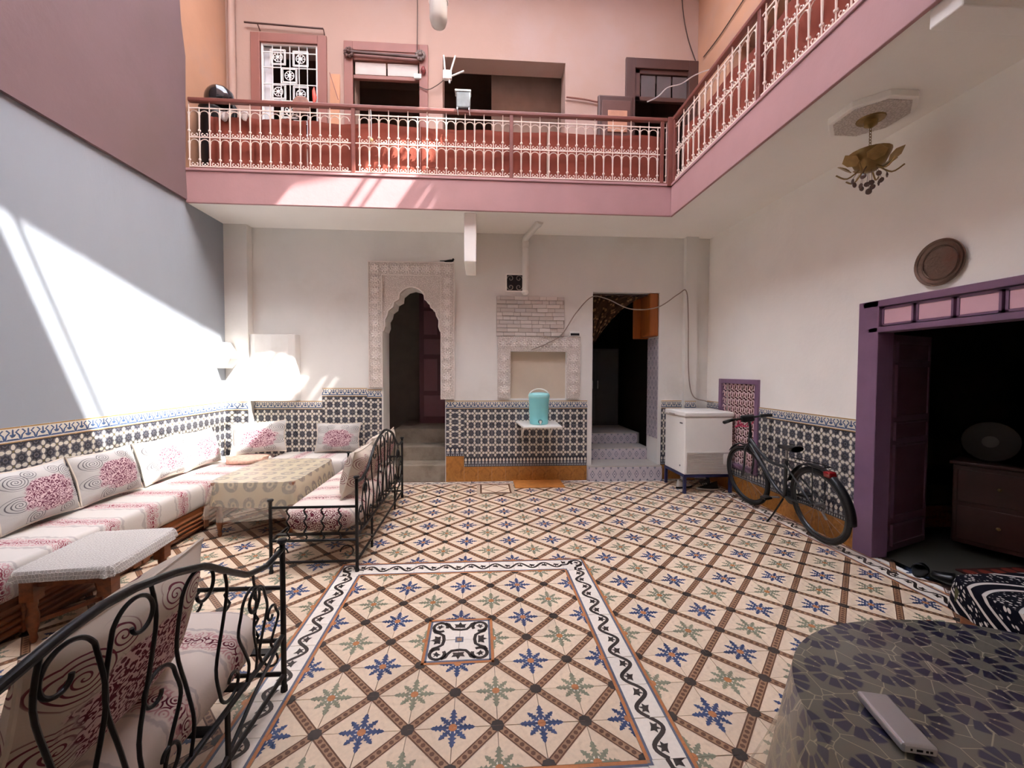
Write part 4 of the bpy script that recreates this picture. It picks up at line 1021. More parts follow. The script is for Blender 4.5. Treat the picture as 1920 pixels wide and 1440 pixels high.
def mattress(name, label, sx, sy, sz, loc, mt, r=.07):
    g = G(); hx, hy = sx/2, sy/2
    # rounded box built as a superellipse loft
    def fn(u, v):
        a = 2*PI*u; ph = lerp(-PI/2, PI/2, v); e = .25
        cx_ = math.copysign(abs(math.cos(a))**e, math.cos(a)); sx_ = math.copysign(abs(math.sin(a))**e, math.sin(a))
        rr = abs(math.cos(ph))**.5
        k = 1-(1-rr)*r/min(hx, hy)*2.0
        k = k if v not in (0, 1) else 0
        zz = sz/2+sz/2*math.copysign(abs(math.sin(ph))**.6, math.sin(ph))
        bul = 1+.015*math.cos(ph)
        return (cx_*(hx-(1-rr)*r)*(1 if v not in (0, 1) else 0)*bul, sx_*(hy-(1-rr)*r)*(1 if v not in (0, 1) else 0)*bul, zz)
    g.grid(fn, 56, 14, cu=True)
    return tag(obj(name, g, mt, None, loc, smooth=70), label, 'mattress')
mattress('bench_mattress', 'long white bench mattress with rose stripes along the left wall', .68, 4.75, .23, (-2.935, .965, .24), bench_y)
mattress('bench_mattress', 'short white bench mattress with rose stripes along the back wall', 1.02, .64, .23, (-2.06, 3.14, .24), bench_x)
lean = R(-16)
for y, lb in ((.12, 'white rose-bouquet cushion on the left bench behind the lace-covered side table'), (.77, 'white rose-bouquet cushion on the left bench beside the lace-covered side table'), (1.35, 'white rose-bouquet cushion at the shaded edge of the sun patch on the left bench'), (1.95, 'sunlit white rose-bouquet cushion on the left bench behind the tan-clothed table'), (2.52, 'sunlit white rose-bouquet cushion on the left bench next to the corner cushion')):
    cushion_at(lb, 'printed cushions in a row on the left bench', (-3.11, y, .49+.2), (lean, 0, PI/2+random.uniform(-.06, .06)), .57, .42, .2, bouquet)
cushion_at('white rose-bouquet cushion set across the corner of the benches', None, (-2.80, 3.2, .505+.2), (lean, R(-3), R(12)), .66, .42, .18, bouquet)
cushion_at('white rose-bouquet cushion alone against the back wall beside the arch', None, (-1.82, 3.33, .485+.195), (R(-12), 0, 0), .60, .40, .17, bouquet)
g = G(); g.cushion(.5, .1, .34); o = obj('folded_towel', g, mat('orange_print_cotton', (214, 176, 156), .9, var=.25, sc=30), None, (-2.72, 2.78, .50), (0, 0, R(10)), smooth=True); tag(o, 'small folded peach and white cloth on the corner of the bench', 'cloth')
# ---------------------------------------------------------------- draped cloths and coffee tables
def drape(hx, hy, ex, drop, wav, seed, nper=96, flare=.03, rows=7):
    rd = random.Random(seed); ph = [rd.uniform(0, 6) for _ in range(3)]
    def edge(u):
        a = 2*PI*u; c, s_ = math.cos(a), math.sin(a)
        return math.copysign(abs(c)**ex, c)*hx, math.copysign(abs(s_)**ex, s_)*hy
    top = [0, .3, .6, .85, 1.0]; NV = len(top)-1+rows
    def info(u, v):
        i = v*NV; px, py = edge(u)
        if i <= len(top)-1:
            k = int(i); f = i-k; s_ = top[k] if f < 1e-6 else lerp(top[k], top[min(k+1, len(top)-1)], f)
            return px*s_, py*s_, 0, px*s_, py*s_
        d = (i-(len(top)-1))/rows; L = math.hypot(px, py); nx, ny = px/L, py/L
        wv = wav*d*(math.sin(u*2*PI*9+ph[0])+.6*math.sin(u*2*PI*17+ph[1])) + flare*d
        dd = drop*(1+.04*math.sin(u*2*PI*5+ph[2]))*d
        return px+nx*(wv+.008*min(1, d*6)), py+ny*(wv+.008*min(1, d*6)), -dd-.002*(d > 0), px+nx*dd, py+ny*dd
    g = G(); g.grid(lambda u, v: info(u, v)[:3], nper, NV, cu=True, uvfn=lambda u, v: info(u, v)[3:])
    return g
def medallion_cloth(name, base, ring, sc, coat=0, rough=.8):
    mt, p, n = newmat(name, rough, spec=.3, coat=coat)
    uv = n.coord('UV'); vo = n.voro(uv, sc, rnd=0); d = vo.outputs[0]
    wob = n.noise(uv, 40, 2)
    r1 = n.math('MULTIPLY', n.step(d, .16, .2), n.step(d, .40, .34))
    pat = n.step(n.voro(uv, sc*7).outputs[0], .25, .45)
    r2 = n.step(d, .09, .06)
    m_ = n.math('MULTIPLY', n.math('MAXIMUM', r1, r2), n.math('ADD', n.math('MULTIPLY', pat, .5), .45))
    n.lk(n.mix(m_, lin(base), lin(ring)), p.inputs['Base Color'])
    b = n.new('Bump'); b.inputs['Strength'].default_value = .35; b.inputs['Distance'].default_value = .006; n.lk(n.noise(uv, 12, 3).outputs[0], b.inputs['Height']); n.lk(b.outputs[0], p.inputs['Coat Normal']); n.lk(b.outputs[0], p.inputs['Normal'])
    return mt
def leg_profile(g, x, y, h_, w_=.05):
    T_ = Matrix.Translation((x, y, 0))
    g.box(-w_/2, w_/2, -w_/2, w_/2, h_*.62, h_, 0, T_)
    g.lathe([(.012, 0), (.02, .02), (.016, .05), (.028, h_*.25), (.03, h_*.4), (.02, h_*.5), (.026, h_*.55), (.024, h_*.62)], 12, 0, T_)
def table(name, label, hx, hy, h_, loc, rz, lw=.05):
    t = thing(name, label, 'table', loc, rz)
    g = G(); g.box(-hx, hx, -hy, hy, h_-.03, h_); obj('table_top', g, wood, t, bevel=.008)
    g = G(); q = .05
    for s_ in (-1, 1): g.box(-hx+q, hx-q, s_*(hy-q)-.01, s_*(hy-q)+.01, h_-.11, h_-.03); g.box(s_*(hx-q)-.01, s_*(hx-q)+.01, -hy+q, hy-q, h_-.11, h_-.03)
    obj('apron', g, wood, t)
    for sx in (-1, 1):
        for sy in (-1, 1):
            g = G(); leg_profile(g, sx*(hx-q), sy*(hy-q), h_-.03, lw); obj('leg', g, wood, t, smooth=40)
    g = G(); g.bar((-hx+q, -hy+q, .12), (hx-q, hy-q, .12), .025, .025); g.bar((-hx+q, hy-q, .12), (hx-q, -hy+q, .12), .025, .025); obj('stretcher', g, wood, t)
    return t
table('coffee_table', 'low wooden table under the tan medallion cloth', .38, .51, .53, (-2.03, 2.1, 0), 0)
tan_cloth = medallion_cloth('tan_medallion_cloth', (198, 182, 150), (122, 116, 108), 5.5, .35, .55)
g = drape(.40, .53, .28, .22, .012, 3); o = obj('tan_tablecloth', g, tan_cloth, None, (-2.03, 2.1, .536), smooth=60); tag(o, 'tan cloth with grey medallions draped over the far coffee table', 'tablecloth')
plast, p_, n_ = newmat('clear_plastic', .12, spec=.5)
p_.inputs['Base Color'].default_value = (*lin((224, 214, 196)), 1); p_.inputs['Alpha'].default_value = .3
v_ = n_.coord(); b_ = n_.new('Bump'); b_.inputs['Strength'].default_value = .8; b_.inputs['Distance'].default_value = .02; n_.lk(n_.noise(v_, 14, 4).outputs[0], b_.inputs['Height']); n_.lk(b_.outputs[0], p_.inputs['Normal'])
g = drape(.412, .542, .28, .34, .022, 5, flare=.05); o = obj('plastic_cover', g, plast, None, (-2.03, 2.1, .541), smooth=60); tag(o, 'clear plastic cover over the tan tablecloth', 'plastic cover')
tb_ = table('side_table', 'low wooden side table with a white lace cloth beside the bench', .245, .29, .44, (-2.31, .38, 0), R(6), .07)
lace_m, p_, n_ = newmat('white_crochet', .9, spec=.1)
v_ = n_.coord('UV'); vo = n_.voro(v_, 52, 'DISTANCE_TO_EDGE', .35); k_ = n_.step(vo.outputs[0], .02, .12); n_.lk(n_.mix(k_, lin((226, 222, 216)), lin((178, 172, 166))), p_.inputs['Base Color'])
b_ = n_.new('Bump'); b_.inputs['Strength'].default_value = .6; b_.inputs['Distance'].default_value = .005; n_.lk(k_, b_.inputs['Height']); n_.lk(b_.outputs[0], p_.inputs['Normal'])
g = drape(.255, .30, .12, .06, .008, 8, flare=.012, rows=4); o = obj('lace_runner', g, lace_m, None, (-2.31, .38, .446), (0, 0, R(6)), smooth=60); tag(o, 'white crochet lace cloth with scalloped edge on the side table', 'lace cloth')
# front table with glossy printed cover
fc, p_, n_ = newmat('navy_petal_oilcloth', .35, spec=.5, coat=.8)
uv = n_.coord('UV'); vm = n_.new('VectorMath', operation='SCALE'); n_.lk(uv, vm.inputs[0]); vm.inputs['Scale'].default_value = 6.4
x_, y_, _ = n_.xyz(vm.outputs[0])
row = n_.math('FLOOR', y_); xs_ = n_.math('ADD', x_, n_.math('MULTIPLY', n_.math('FRACT', n_.math('MULTIPLY', row, .5)), 1.0))
fx = n_.math('SUBTRACT', n_.math('FRACT', xs_), .5); fy = n_.math('SUBTRACT', n_.math('FRACT', y_), .5)
rr = n_.math('SQRT', n_.math('ADD', n_.math('MULTIPLY', fx, fx), n_.math('MULTIPLY', fy, fy))); an_ = n_.math('ARCTAN2', fy, fx)
pet = n_.step(n_.math('ABSOLUTE', n_.math('SINE', n_.math('MULTIPLY', an_, 5))), .28, .5)
pm = n_.math('MULTIPLY', n_.math('MULTIPLY', pet, n_.step(rr, .16, .2)), n_.step(n_.math('SUBTRACT', rr, n_.math('MULTIPLY', pet, .03)), .42, .38))
ln = n_.step(n_.voro(vm.outputs[0], 2.6, 'DISTANCE_TO_EDGE').outputs[0], .022, .01)
c0 = n_.mix(ln, lin((104, 102, 90)), lin((164, 158, 132))); c1 = n_.mix(pm, c0, lin((22, 24, 58)))
n_.lk(c1, p_.inputs['Base Color'])
b_ = n_.new('Bump'); b_.inputs['Strength'].default_value = .35; b_.inputs['Distance'].default_value = .01; n_.lk(n_.noise(uv, 7, 3).outputs[0], b_.inputs['Height']); n_.lk(b_.outputs[0], p_.inputs['Coat Normal'])
ft = thing('round_table', 'round table under the glossy navy petal oilcloth', 'table', (1.53, -1.68, 0))
g = G(); g.lathe([(.60, .685), (.605, .69), (.605, .71), (.59, .715), (.001, .715)], 40); obj('table_top', g, wood, ft, smooth=40)
g = G(); g.lathe([(.06, .05), (.05, .1), (.07, .2), (.04, .32), (.06, .5), (.05, .69)], 16); obj('pedestal', g, wood, ft, smooth=40)
for k in range(4):
    g = G(); a = k*PI/2+.4; g.tube(spline([(.03*math.cos(a), .03*math.sin(a), .14), (.2*math.cos(a), .2*math.sin(a), .12), (.34*math.cos(a), .34*math.sin(a), .025)], 4), [.03]*8+[.02], 8); obj('foot', g, wood, ft, smooth=True)
g = drape(.615, .615, .86, .42, .03, 11, 120, .05, 9); o = obj('petal_oilcloth', g, fc, None, (1.53, -1.68, .722), smooth=60); tag(o, 'glossy oilcloth with navy petal flowers draped over the round table', 'tablecloth')
plast2, p_, n_ = newmat('clear_vinyl', .08, spec=.5)
p_.inputs['Base Color'].default_value = (*lin((206, 190, 160)), 1); p_.inputs['Alpha'].default_value = .38
v_ = n_.coord(); b_ = n_.new('Bump'); b_.inputs['Strength'].default_value = .9; b_.inputs['Distance'].default_value = .02; n_.lk(n_.noise(v_, 11, 4).outputs[0], b_.inputs['Height']); n_.lk(b_.outputs[0], p_.inputs['Normal'])
g = G()
def ring(u, v):
    a = 2*PI*u; d = v; wv = .035*d*(math.sin(u*50)+.5*math.sin(u*91+1))
    r = .622+.12*d+wv; return (r*math.cos(a), r*math.sin(a), -.01-.36*d+.03*math.sin(u*37)*d)
g.grid(ring, 140, 8, cu=True); o = obj('vinyl_skirt', g, plast2, None, (1.53, -1.68, .722), smooth=60); tag(o, 'crumpled clear vinyl skirt hanging round the round table', 'plastic cover')
ang = math.atan2(-.161, -.042)
pb = thing('power_bank', 'silver aluminium power bank lying on the navy oilcloth', 'power bank', (1.128, -1.476, .728), ang)
g = G(); g.box(-.08, .08, -.036, .036, 0, .023); obj('case', g, alu, pb, bevel=.007, seg=3)
g = G(); g.box(.08, .0806, -.03, .03, .004, .019); o = obj('port_plate', g, mat('white_plastic', (214, 214, 214), .4), pb)
for (y0, w_) in ((-.02, .004), (-.008, .012), (.010, .005), (.018, .005)):
    g = G(); g.box(.0804, .0812, y0, y0+w_, .009, .014); obj('port', g, black, o)
# bench with black and white blanket by the salon door
bl, p_, n_ = newmat('black_white_blanket', .9, spec=.1)
uv = n_.coord('UV'); x_, y_, _ = n_.xyz(uv)
wv = n_.math('ADD', y_, n_.math('MULTIPLY', n_.math('SINE', n_.math('MULTIPLY', x_, 7)), .06))
wv = n_.math('ADD', wv, n_.math('MULTIPLY', n_.math('MULTIPLY', x_, x_), .35))
fr = n_.math('FRACT', n_.math('MULTIPLY', wv, 4.6)); vo = n_.voro(uv, 52, rnd=.6)
dots = n_.math('MULTIPLY', n_.step(vo.outputs[0], .42, .3), n_.step(n_.math('ABSOLUTE', n_.math('SUBTRACT', fr, .3)), .26, .22))
lns = n_.math('MAXIMUM', n_.step(n_.math('ABSOLUTE', n_.math('SUBTRACT', fr, .63)), .05, .035), n_.step(n_.math('ABSOLUTE', n_.math('SUBTRACT', fr, .95)), .05, .035))
n_.lk(n_.mix(n_.math('MAXIMUM', dots, lns), lin((16, 16, 26)), lin((204, 198, 190))), p_.inputs['Base Color'])
bt = thing('low_bench', 'low wooden bench under the black and white blanket', 'bench', (3.1, -1.05, 0))
g = G(); g.box(-.33, .33, -.75, .72, .2, .28); obj('seat', g, wood, bt, bevel=.01)
for sx in (-1, 1):
    for sy in (-1, 1): g = G(); g.box(sx*.28-.03, sx*.28+.03, sy*.66-.03, sy*.66+.03, 0, .2); obj('leg', g, wood, bt)
g = drape(.35, .79, .35, .17, .006, 21, 110, .012, 6); o = obj('patterned_blanket', g, bl, None, (3.08, -1.03, .43), smooth=60); tag(o, 'black blanket with white dots and wavy bands over the low bench', 'blanket')
g = G(); g.box(-.32, .32, -.74, .74, 0, .14); tag(obj('bench_pad', g, olive, None, (3.08, -1.03, .28), bevel=.04, seg=3), 'seat pad hidden under the black and white blanket', 'pad')
# ---------------------------------------------------------------- wrought iron day beds
BL_, BWD = 1.9, .66
def arch_z(s_):
    P = [(0, .985), (.1, .977), (.25, .945), (.39, .90), (.52, .815), (.65, .735), (.8, .70), (.95, .715)]
    for (a, za), (b, zb) in zip(P, P[1:]):
        if a <= s_ <= b: t = (s_-a)/(b-a); return lerp(za, zb, t)
    return .7
def crozier(c, s0, sg, zb, zt, r, d, inv=False, rad=.0062):
    """stem from zb to zt that curls over with radius r towards d; sg mirrors about the middle"""
    pts = [(s0+.03*d, zb), (s0+.05*d, lerp(zb, zt-r, .2)), (s0+.02*d, lerp(zb, zt-r, .45)), (s0-.022*d, lerp(zb, zt-r, .75)), (s0, zt-r)]
    for k in range(1, 15):
        a = PI-k*.42; rr = r*(1-.052*k)
        pts.append((s0+d*(r+rr*math.cos(a)), zt-r+rr*math.sin(a)))
    if inv: pts = [(a, zb+zt-z) for a, z in pts]
    return [(0, c+sg*a, z) for a, z in pts], rad
def daybed(label, loc):
    t = thing('iron_daybed', label, 'daybed', loc)
    c = BL_/2
    for y in (0, BL_):
        for (x, h_) in ((0, .745), (-BWD, .57)):
            g = G(); g.tube([(x, y, .012), (x, y, h_)], .0135, 8); o = obj('post', g, iron, t, smooth=True)
            g = G(); g.lathe([(.001, 0), (.016, 0), (.026, .012), (.02, .022), (.001, .026)], 10, 0, Matrix.Translation((x, y, h_-.004))); obj('finial', g, iron, o, smooth=True)
            g = G(); g.lathe([(.017, 0), (.017, .02), (.012, .03)], 8, 0, Matrix.Translation((x, y, 0))); obj('foot', g, rubber, o)
        for z in (.52, .255, .085):
            g = G(); g.tube([(-BWD, y, z), (0, y, z)], .011, 8); obj('end_rail', g, iron, t, smooth=True)
        for k in range(4):
            x = -BWD*(k+1)/5; g = G(); g.tube([(x+.012*math.sin(q*1.6), y, lerp(.26, .515, q/12)) for q in range(13)], .007, 6); obj('wavy_bar', g, iron, t, smooth=True)
        g = G()
        for sx in (0, 1):
            xx = (lambda v: -v) if sx == 0 else (lambda v: -BWD+v)
            g.tube([(xx(.02+r*math.cos(a)+.05), y, .16+r*math.sin(a)) for a, r in [(k*.5, .06-.003*k) for k in range(13)]], .006, 5)
        obj('corner_scroll', g, iron, t, smooth=True)
    for z, x in ((.285, 0), (.085, 0), (.255, -BWD)):
        g = G(); g.tube([(x, 0, z), (x, BL_, z)], .011, 8); obj('side_rail', g, iron, t, smooth=True)
    g = G(); g.tube([(0, c+s_, arch_z(abs(s_))) for s_ in [lerp(-.95, .95, k/60) for k in range(61)]], .013, 8); obj('arched_top_rail', g, iron, t, smooth=True)
    for sg in (-1, 1):
        for (s0, zb, zt, r, d, inv) in ((.02, .29, .965, .085, 1, False), (.27, .29, .925, .10, 1, False), (.24, .29, .70, .075, -1, False), (.46, .30, .845, .07, 1, True), (.60, .29, .68, .085, 1, False), (.78, .29, .66, .075, -1, False), (.88, .29, .5, .045, -1, False), (.12, .30, .97, .08, 1, True)):
            pts, rad = crozier(c, s0, sg, zb, zt, r, d, inv); g = G(); g.tube(spline(pts, 4), rad, 8); obj('scroll', g, iron, t, smooth=True)
        for s0 in (.7,):
            g = G(); g.tube([(0, c+sg*(s0+.012*math.sin(k*1.1)), lerp(.29, arch_z(s0), k/10)) for k in range(11)], .006, 6); obj('stem', g, iron, t, smooth=True)
        g = G(); g.tube(spline([(0, c+sg*.95, .285), (0, c+sg*.7, .2), (0, c+sg*.45, .09), (0, c+sg*.3, .085)], 5), .008, 6); obj('brace', g, iron, t, smooth=True)
        g = G(); g.tube([(0, c+sg*.5, 0), (0, c+sg*.5, .285)], .011, 6); obj('middle_leg', g, iron, t)
    for k in range(9):
        g = G(); y = .1+k*(BL_-.2)/8; g.box(-BWD, 0, y-.02, y+.02, .262, .272); obj('slat', g, iron, t)
    return t
daybed('black wrought iron daybed with scrolled arched back beside the coffee table', (-.85, .878, 0))
daybed('black wrought iron daybed with scrolled arched back beside the floor medallion panel', (-.85, -2.238, 0))
wine_m = stripe_fabric('wine_band_fabric', 2, .30, 0, (214, 200, 186), (150, 96, 104), (96, 36, 50))
bed_m = stripe_fabric('rose_bed_fabric', 1, .30, .43, (216, 202, 190), (168, 92, 102), (98, 30, 46))
def bed_mattress(label, loc, mt):
    g = G()
    L, W, H = BL_-.06, BWD-.06, .21
    def fn(u, v):
        a = 2*PI*u; e = .55
        x = math.copysign(abs(math.cos(a))**e, math.cos(a))*W/2; z = H/2+math.copysign(abs(math.sin(a))**e, math.sin(a))*H/2
        s_ = v*2-1; k = (1-abs(s_)**14)**.5 if abs(s_) < 1 else 0
        k = .0 if v in (0, 1) else max(.55, k)
        return (x*k, L/2*s_*(1.0 if k else .97), H/2+(z-H/2)*k)
    g.grid(fn, 32, 36, cu=True)
    return tag(obj('daybed_mattress', g, mt, None, loc, smooth=75), label, 'mattress')
bed_mattress('wine and rose printed mattress on the daybed beside the coffee table', (-.85-BWD/2, .878+BL_/2, .275), bed_m)
bed_mattress('wine and rose printed mattress on the daybed beside the floor medallion panel', (-.85-BWD/2, -2.238+BL_/2, .275), bed_m)
# cushions leaning on the arched backs (fronts face the bench, so -X)
L2 = (R(-17), 0, -PI/2)
cushion_at('cream wine-bouquet cushion leaning in the far daybed near the coffee table corner', 'cushions on the far daybed', (-1.0, 1.42, .505+.19), L2, .56, .42, .19, bouquet2)
cushion_at('cream wine-bouquet cushion leaning at the middle of the far daybed', 'cushions on the far daybed', (-1.0, 2.0, .505+.2), (R(-14), 0, -PI/2), .55, .44, .19, bouquet2)
cushion_at('cream wine-bouquet cushion leaning at the end of the far daybed by the steps', 'cushions on the far daybed', (-1.0, 2.5, .505+.19), L2, .42, .42, .18, bouquet2)
cushion_at('large cream cushion with wine bouquet leaning in the near daybed beside its end frame', 'cushions on the near daybed', (-1.0, -1.08, .505+.205), (R(-15), R(0), -PI/2+R(4)), .68, .46, .2, bouquet2)
cushion_at('large cream cushion with wine bouquet leaning in the near daybed behind the first cushion', 'cushions on the near daybed', (-1.0, -1.78, .505+.2), (R(-15), 0, -PI/2), .66, .46, .2, bouquet2)
# ---------------------------------------------------------------- shelf, water cooler, mat, drain tile
sh_ = thing('wall_shelf', 'white marble shelf jutting from the dado under the niche', 'shelf', (.93, YB, .85))
g = G(); g.prism([(.639-.93, -.0), (.69-.93, -.62), (1.20-.93, -.62), (1.215-.93, -.0)][::-1], 0, .025); obj('slab', g, mat('white_marble', (228, 224, 216), .3, var=.04, sc=5), sh_, bevel=.004)
for x in (-.2, .2):
    g = G(); g.bar((x, -.005, -.2), (x, -.35, .0), .02, .02); g.box(x-.01, x+.01, -.02, 0, -.22, 0); obj('bracket', g, white_paint, sh_)
wc = thing('water_cooler', 'turquoise plastic water cooler with a tap standing on the wall shelf', 'water cooler', (.93, 3.14, .875))
teal = mat('turquoise_plastic', (140, 218, 222), .4, var=.04)
g = G(); g.lathe([(.001, 0), (.118, 0), (.125, .012), (.128, .06), (.13, .14), (.134, .15), (.134, .3), (.138, .31), (.138, .36)], 32); obj('barrel', g, teal, wc, smooth=35)
g = G(); g.lathe([(.142, .355), (.144, .37), (.144, .40), (.13, .42), (.06, .43), (.001, .43)], 32); obj('lid', g, mat('pale_turquoise_plastic', (150, 214, 214), .4), wc, smooth=35)
g = G(); g.lathe([(.026, 0), (.03, .005), (.024, .012), (.001, .012)], 16, 0, Matrix.Translation((0, -.126, .045)) @ Matrix.Rotation(PI/2, 4, 'X')); o = obj('tap_recess', g, mat('deep_turquoise', (40, 120, 128), .5), wc)
g = G(); g.box(-.014, .014, -.165, -.13, .03, .06); g.tube([(0, -.16, .035), (0, -.165, .012)], .008, 8); obj('tap', g, white_paint, o, bevel=.003)
g = G(); g.tube([(.14*math.cos(t), 0, .38+.1*math.sin(t)) for t in [PI*k/14 for k in range(15)]], .007, 6); obj('handle', g, white_paint, wc, smooth=True)
for z in (.1, .115):
    g = G(); g.tube([(.1295*math.sin(t), -.1295*math.cos(t), z+.012*math.sin(t*6)) for t in [lerp(-.35, .6, k/12) for k in range(13)]], .004, 5); obj('relief_wave', g, teal, wc, smooth=True)
g = G(); g.box(-.345, .345, -.185, .185, 0, .012); tag(obj('door_mat', g, mat('orange_mat', (206, 134, 62), .8, var=.12, sc=12, bump=.3, bs=60), None, (.95, 3.285, .002), bevel=.004), 'orange doormat on the floor under the wall shelf', 'mat')
dc = thing('drain_cover', 'square cream drain cover with a brown diamond set near the back wall', 'drain cover', (.335, 3.07, .001))
g = G(); g.box(-.25, .25, -.21, .22, 0, .004); obj('cement_patch', g, mat('dirty_cement', (196, 172, 148), .85, var=.1, sc=9), dc)
g = G(); g.box(-.19, .19, -.18, .18, .004, .008); obj('plate', g, fm[0], dc)
g = G(); frame_box(g, -.205, .205, -.2, .2, .022, -.001, .001); o = obj('border', g, fm[2], dc, (0, 0, .0095), (-PI/2, 0, 0))
g = G()
for a, b_ in (((-.18, 0), (0, .17)), ((0, .17), (.18, 0)), ((.18, 0), (0, -.17)), ((0, -.17), (-.18, 0))): g.bar((*a, .009), (*b_, .009), .014, .002)
obj('diamond', g, fm[1], dc)
# ---------------------------------------------------------------- chest freezer on its stand
blue_m = mat('navy_stand_paint', (40, 44, 84), .45, var=.06)
fs = thing('freezer_stand', 'navy blue metal stand under the chest freezer', 'stand', (3.11, 3.02, 0))
for sx in (-1, 1):
    for sy in (-1, 1):
        g = G(); g.box(sx*.31-.017, sx*.31+.017, sy*.265-.017, sy*.265+.017, 0, .22); obj('leg', g, blue_m, fs)
for s_ in (-1, 1):
    g = G(); g.box(-.33, .33, s_*.265-.018, s_*.265+.018, .215, .25); obj('rail', g, blue_m, fs)
    g = G(); g.box(s_*.31-.018, s_*.31+.018, -.265, .265, .215, .25); obj('rail', g, blue_m, fs)
fz = thing('chest_freezer', 'white chest freezer standing on the navy stand in the corner', 'freezer', (3.11, 3.02, .25))
fw_ = mat('freezer_enamel', (246, 244, 238), .35, var=.02); fg = mat('freezer_grey_plastic', (196, 188, 180), .5, var=.03)
g = G(); g.box(-.325, .325, -.28, .28, 0, .745); obj('body', g, fw_, fz, bevel=.012)
g = G(); g.box(-.335, .335, -.29, .285, .755, .82); ld = obj('lid', g, fw_, fz, bevel=.016)
g = G(); g.box(-.325, .325, -.28, .275, .742, .758); obj('gasket', g, fg, fz)
g = G(); g.box(-.35, -.335, -.06, .12, .762, .782); obj('lid_handle', g, fg, ld, bevel=.004)
g = G(); g.box(-.329, -.324, -.22, -.15, .66, .675); obj('badge', g, mat('dark_badge', (70, 68, 72), .5), fz)
g = G(); g.lathe([(.012, 0), (.012, .006), (.001, .006)], 10, 0, Matrix.Translation((-.325, -.17, .1)) @ Matrix.Rotation(-PI/2, 4, 'Y')); obj('lock', g, chrome, fz)
vg = G(); frame_box(vg, -.295, .305, .02, .29, .012, -.288, -.278); vp = obj('vent_panel', vg, fg, fz)
for k in range(14):
    g = G(); g.box(-.282, .292, -.287, -.279, .038+k*.0175, .046+k*.0175); obj('vent_slat', g, fg, vp)
g = G(); g.box(.2, .275, -.291, -.28, .13, .27); obj('vent_hatch', g, fw_, vp, bevel=.003)
# shoes under the freezer
def shoe(label, x, y, rz, body, solem):
    t = thing('sneaker', label, 'shoe', (x, y, 0), rz, 'shoes under the freezer')
    prof = [(.14*math.cos(a)+.005*math.cos(2*a), (.044+.006*math.cos(a))*math.sin(a)) for a in [2*PI*k/20 for k in range(20)]]
    g = G(); g.prism(prof, 0, .026); obj('sole', g, solem, t, bevel=.005)
    def uf(u, v):
        a = 2*PI*u; c, s_ = math.cos(a), math.sin(a)
        h_ = .026+v*(.055+.045*max(0, -c)-.02*max(0, c)); k = 1-.35*v-.25*v*max(0, c)
        return (.132*c*k-.03*v, (.043+.006*c)*s_*k, h_)
    g = G(); g.grid(uf, 20, 5, cu=True); o = obj('upper', g, body, t, smooth=True); o.modifiers.new('s', 'SOLIDIFY').thickness = .005
    for k in range(3):
        g = G(); g.tube([(.02+.022*k, -.025, .082-.006*k), (.02+.022*k, 0, .09-.006*k), (.02+.022*k, .025, .082-.006*k)], .004, 5); obj('lace', g, white_paint, o)
    return t
ws = mat('white_shoe_leather', (206, 202, 196), .6, var=.1, sc=20)
shoe('white sneaker with black sole lying under the chest freezer', 2.93, 3.02, .3, ws, rubber)
shoe('black sneaker with white sole under the chest freezer', 3.2, 2.9, 2.9, rubber, ws)
shoe('black trainer pushed back under the chest freezer', 3.3, 3.14, 1.5, black, rubber)
# ---------------------------------------------------------------- bicycle on its kickstand
A_ = Vector((.06, 1.124, 0)).normalized(); nl = Vector((-A_.y, A_.x, 0)); th = R(8)
Ub = Vector((0, 0, 1))*math.cos(th)+nl*math.sin(th); Yb = Ub.cross(A_)
bk = thing('bicycle', 'black step-through bicycle on its kickstand against the tiled right wall', 'bicycle', (3.30, 1.10, .006))
Mb = Matrix((A_, Yb, Ub)).transposed().to_4x4(); Mb.translation = (3.32, 1.13, .006); bk.matrix_world = Mb
steel = mat('gunmetal_frame_paint', (58, 60, 62), .35, .4, var=.06); silver = mat('silver_spoke', (150, 148, 146), .4, .8)
RW = .355
def wheel(c, turn=0):
    t_ = Matrix.Translation((c, 0, RW)) @ Matrix.Rotation(turn, 4, 'Z')
    cir = lambda r, n: [t_ @ Vector((r*math.cos(2*PI*k/n), 0, r*math.sin(2*PI*k/n))) for k in range(n)]
    g = G(); g.tube(cir(RW-.022, 48), .022, 8, closed=True); w_ = obj('wheel', g, rubber, bk, smooth=True)
    g = G(); g.tube(cir(RW-.05, 40), .012, 6, closed=True); obj('rim', g, steel, w_, smooth=True)
    for k in range(18):
        a = 2*PI*k/18; s_ = 1 if k % 2 else -1
        g = G(); g.tube([t_ @ Vector((.02*math.cos(a+.9), .02*s_, .02*math.sin(a+.9))), t_ @ Vector(((RW-.055)*math.cos(a), 0, (RW-.055)*math.sin(a)))], .0014, 4); obj('spoke', g, silver, w_)
    g = G(); g.tube([t_ @ Vector((0, -.045, 0)), t_ @ Vector((0, .045, 0))], .018, 10); obj('hub', g, silver, w_)
    return w_
wheel(.055); wheel(1.16, R(6))
def tb3(name, pts, r, m, n=8, k=0, parent=None):
    g = G(); g.tube(spline(pts, k) if k else pts, r, n); return obj(name, g, m, parent or bk, smooth=True)
bbp, seat_c, hd_t, hd_b = (.52, 0, .29), (.43, 0, .70), (.995, 0, .90), (1.03, 0, .76)
tb3('head_tube', [hd_b, hd_t], .02, steel); tb3('down_tube', [hd_b, (.86, 0, .58), (.66, 0, .36), bbp], .021, steel, k=5); tb3('top_tube', [(1.015, 0, .83), (.86, 0, .70), (.68, 0, .62), (.455, 0, .62)], .018, steel, k=5)
tb3('seat_tube', [bbp, seat_c], .018, steel); tb3('seat_post', [seat_c, (.405, 0, .80)], .013, silver)
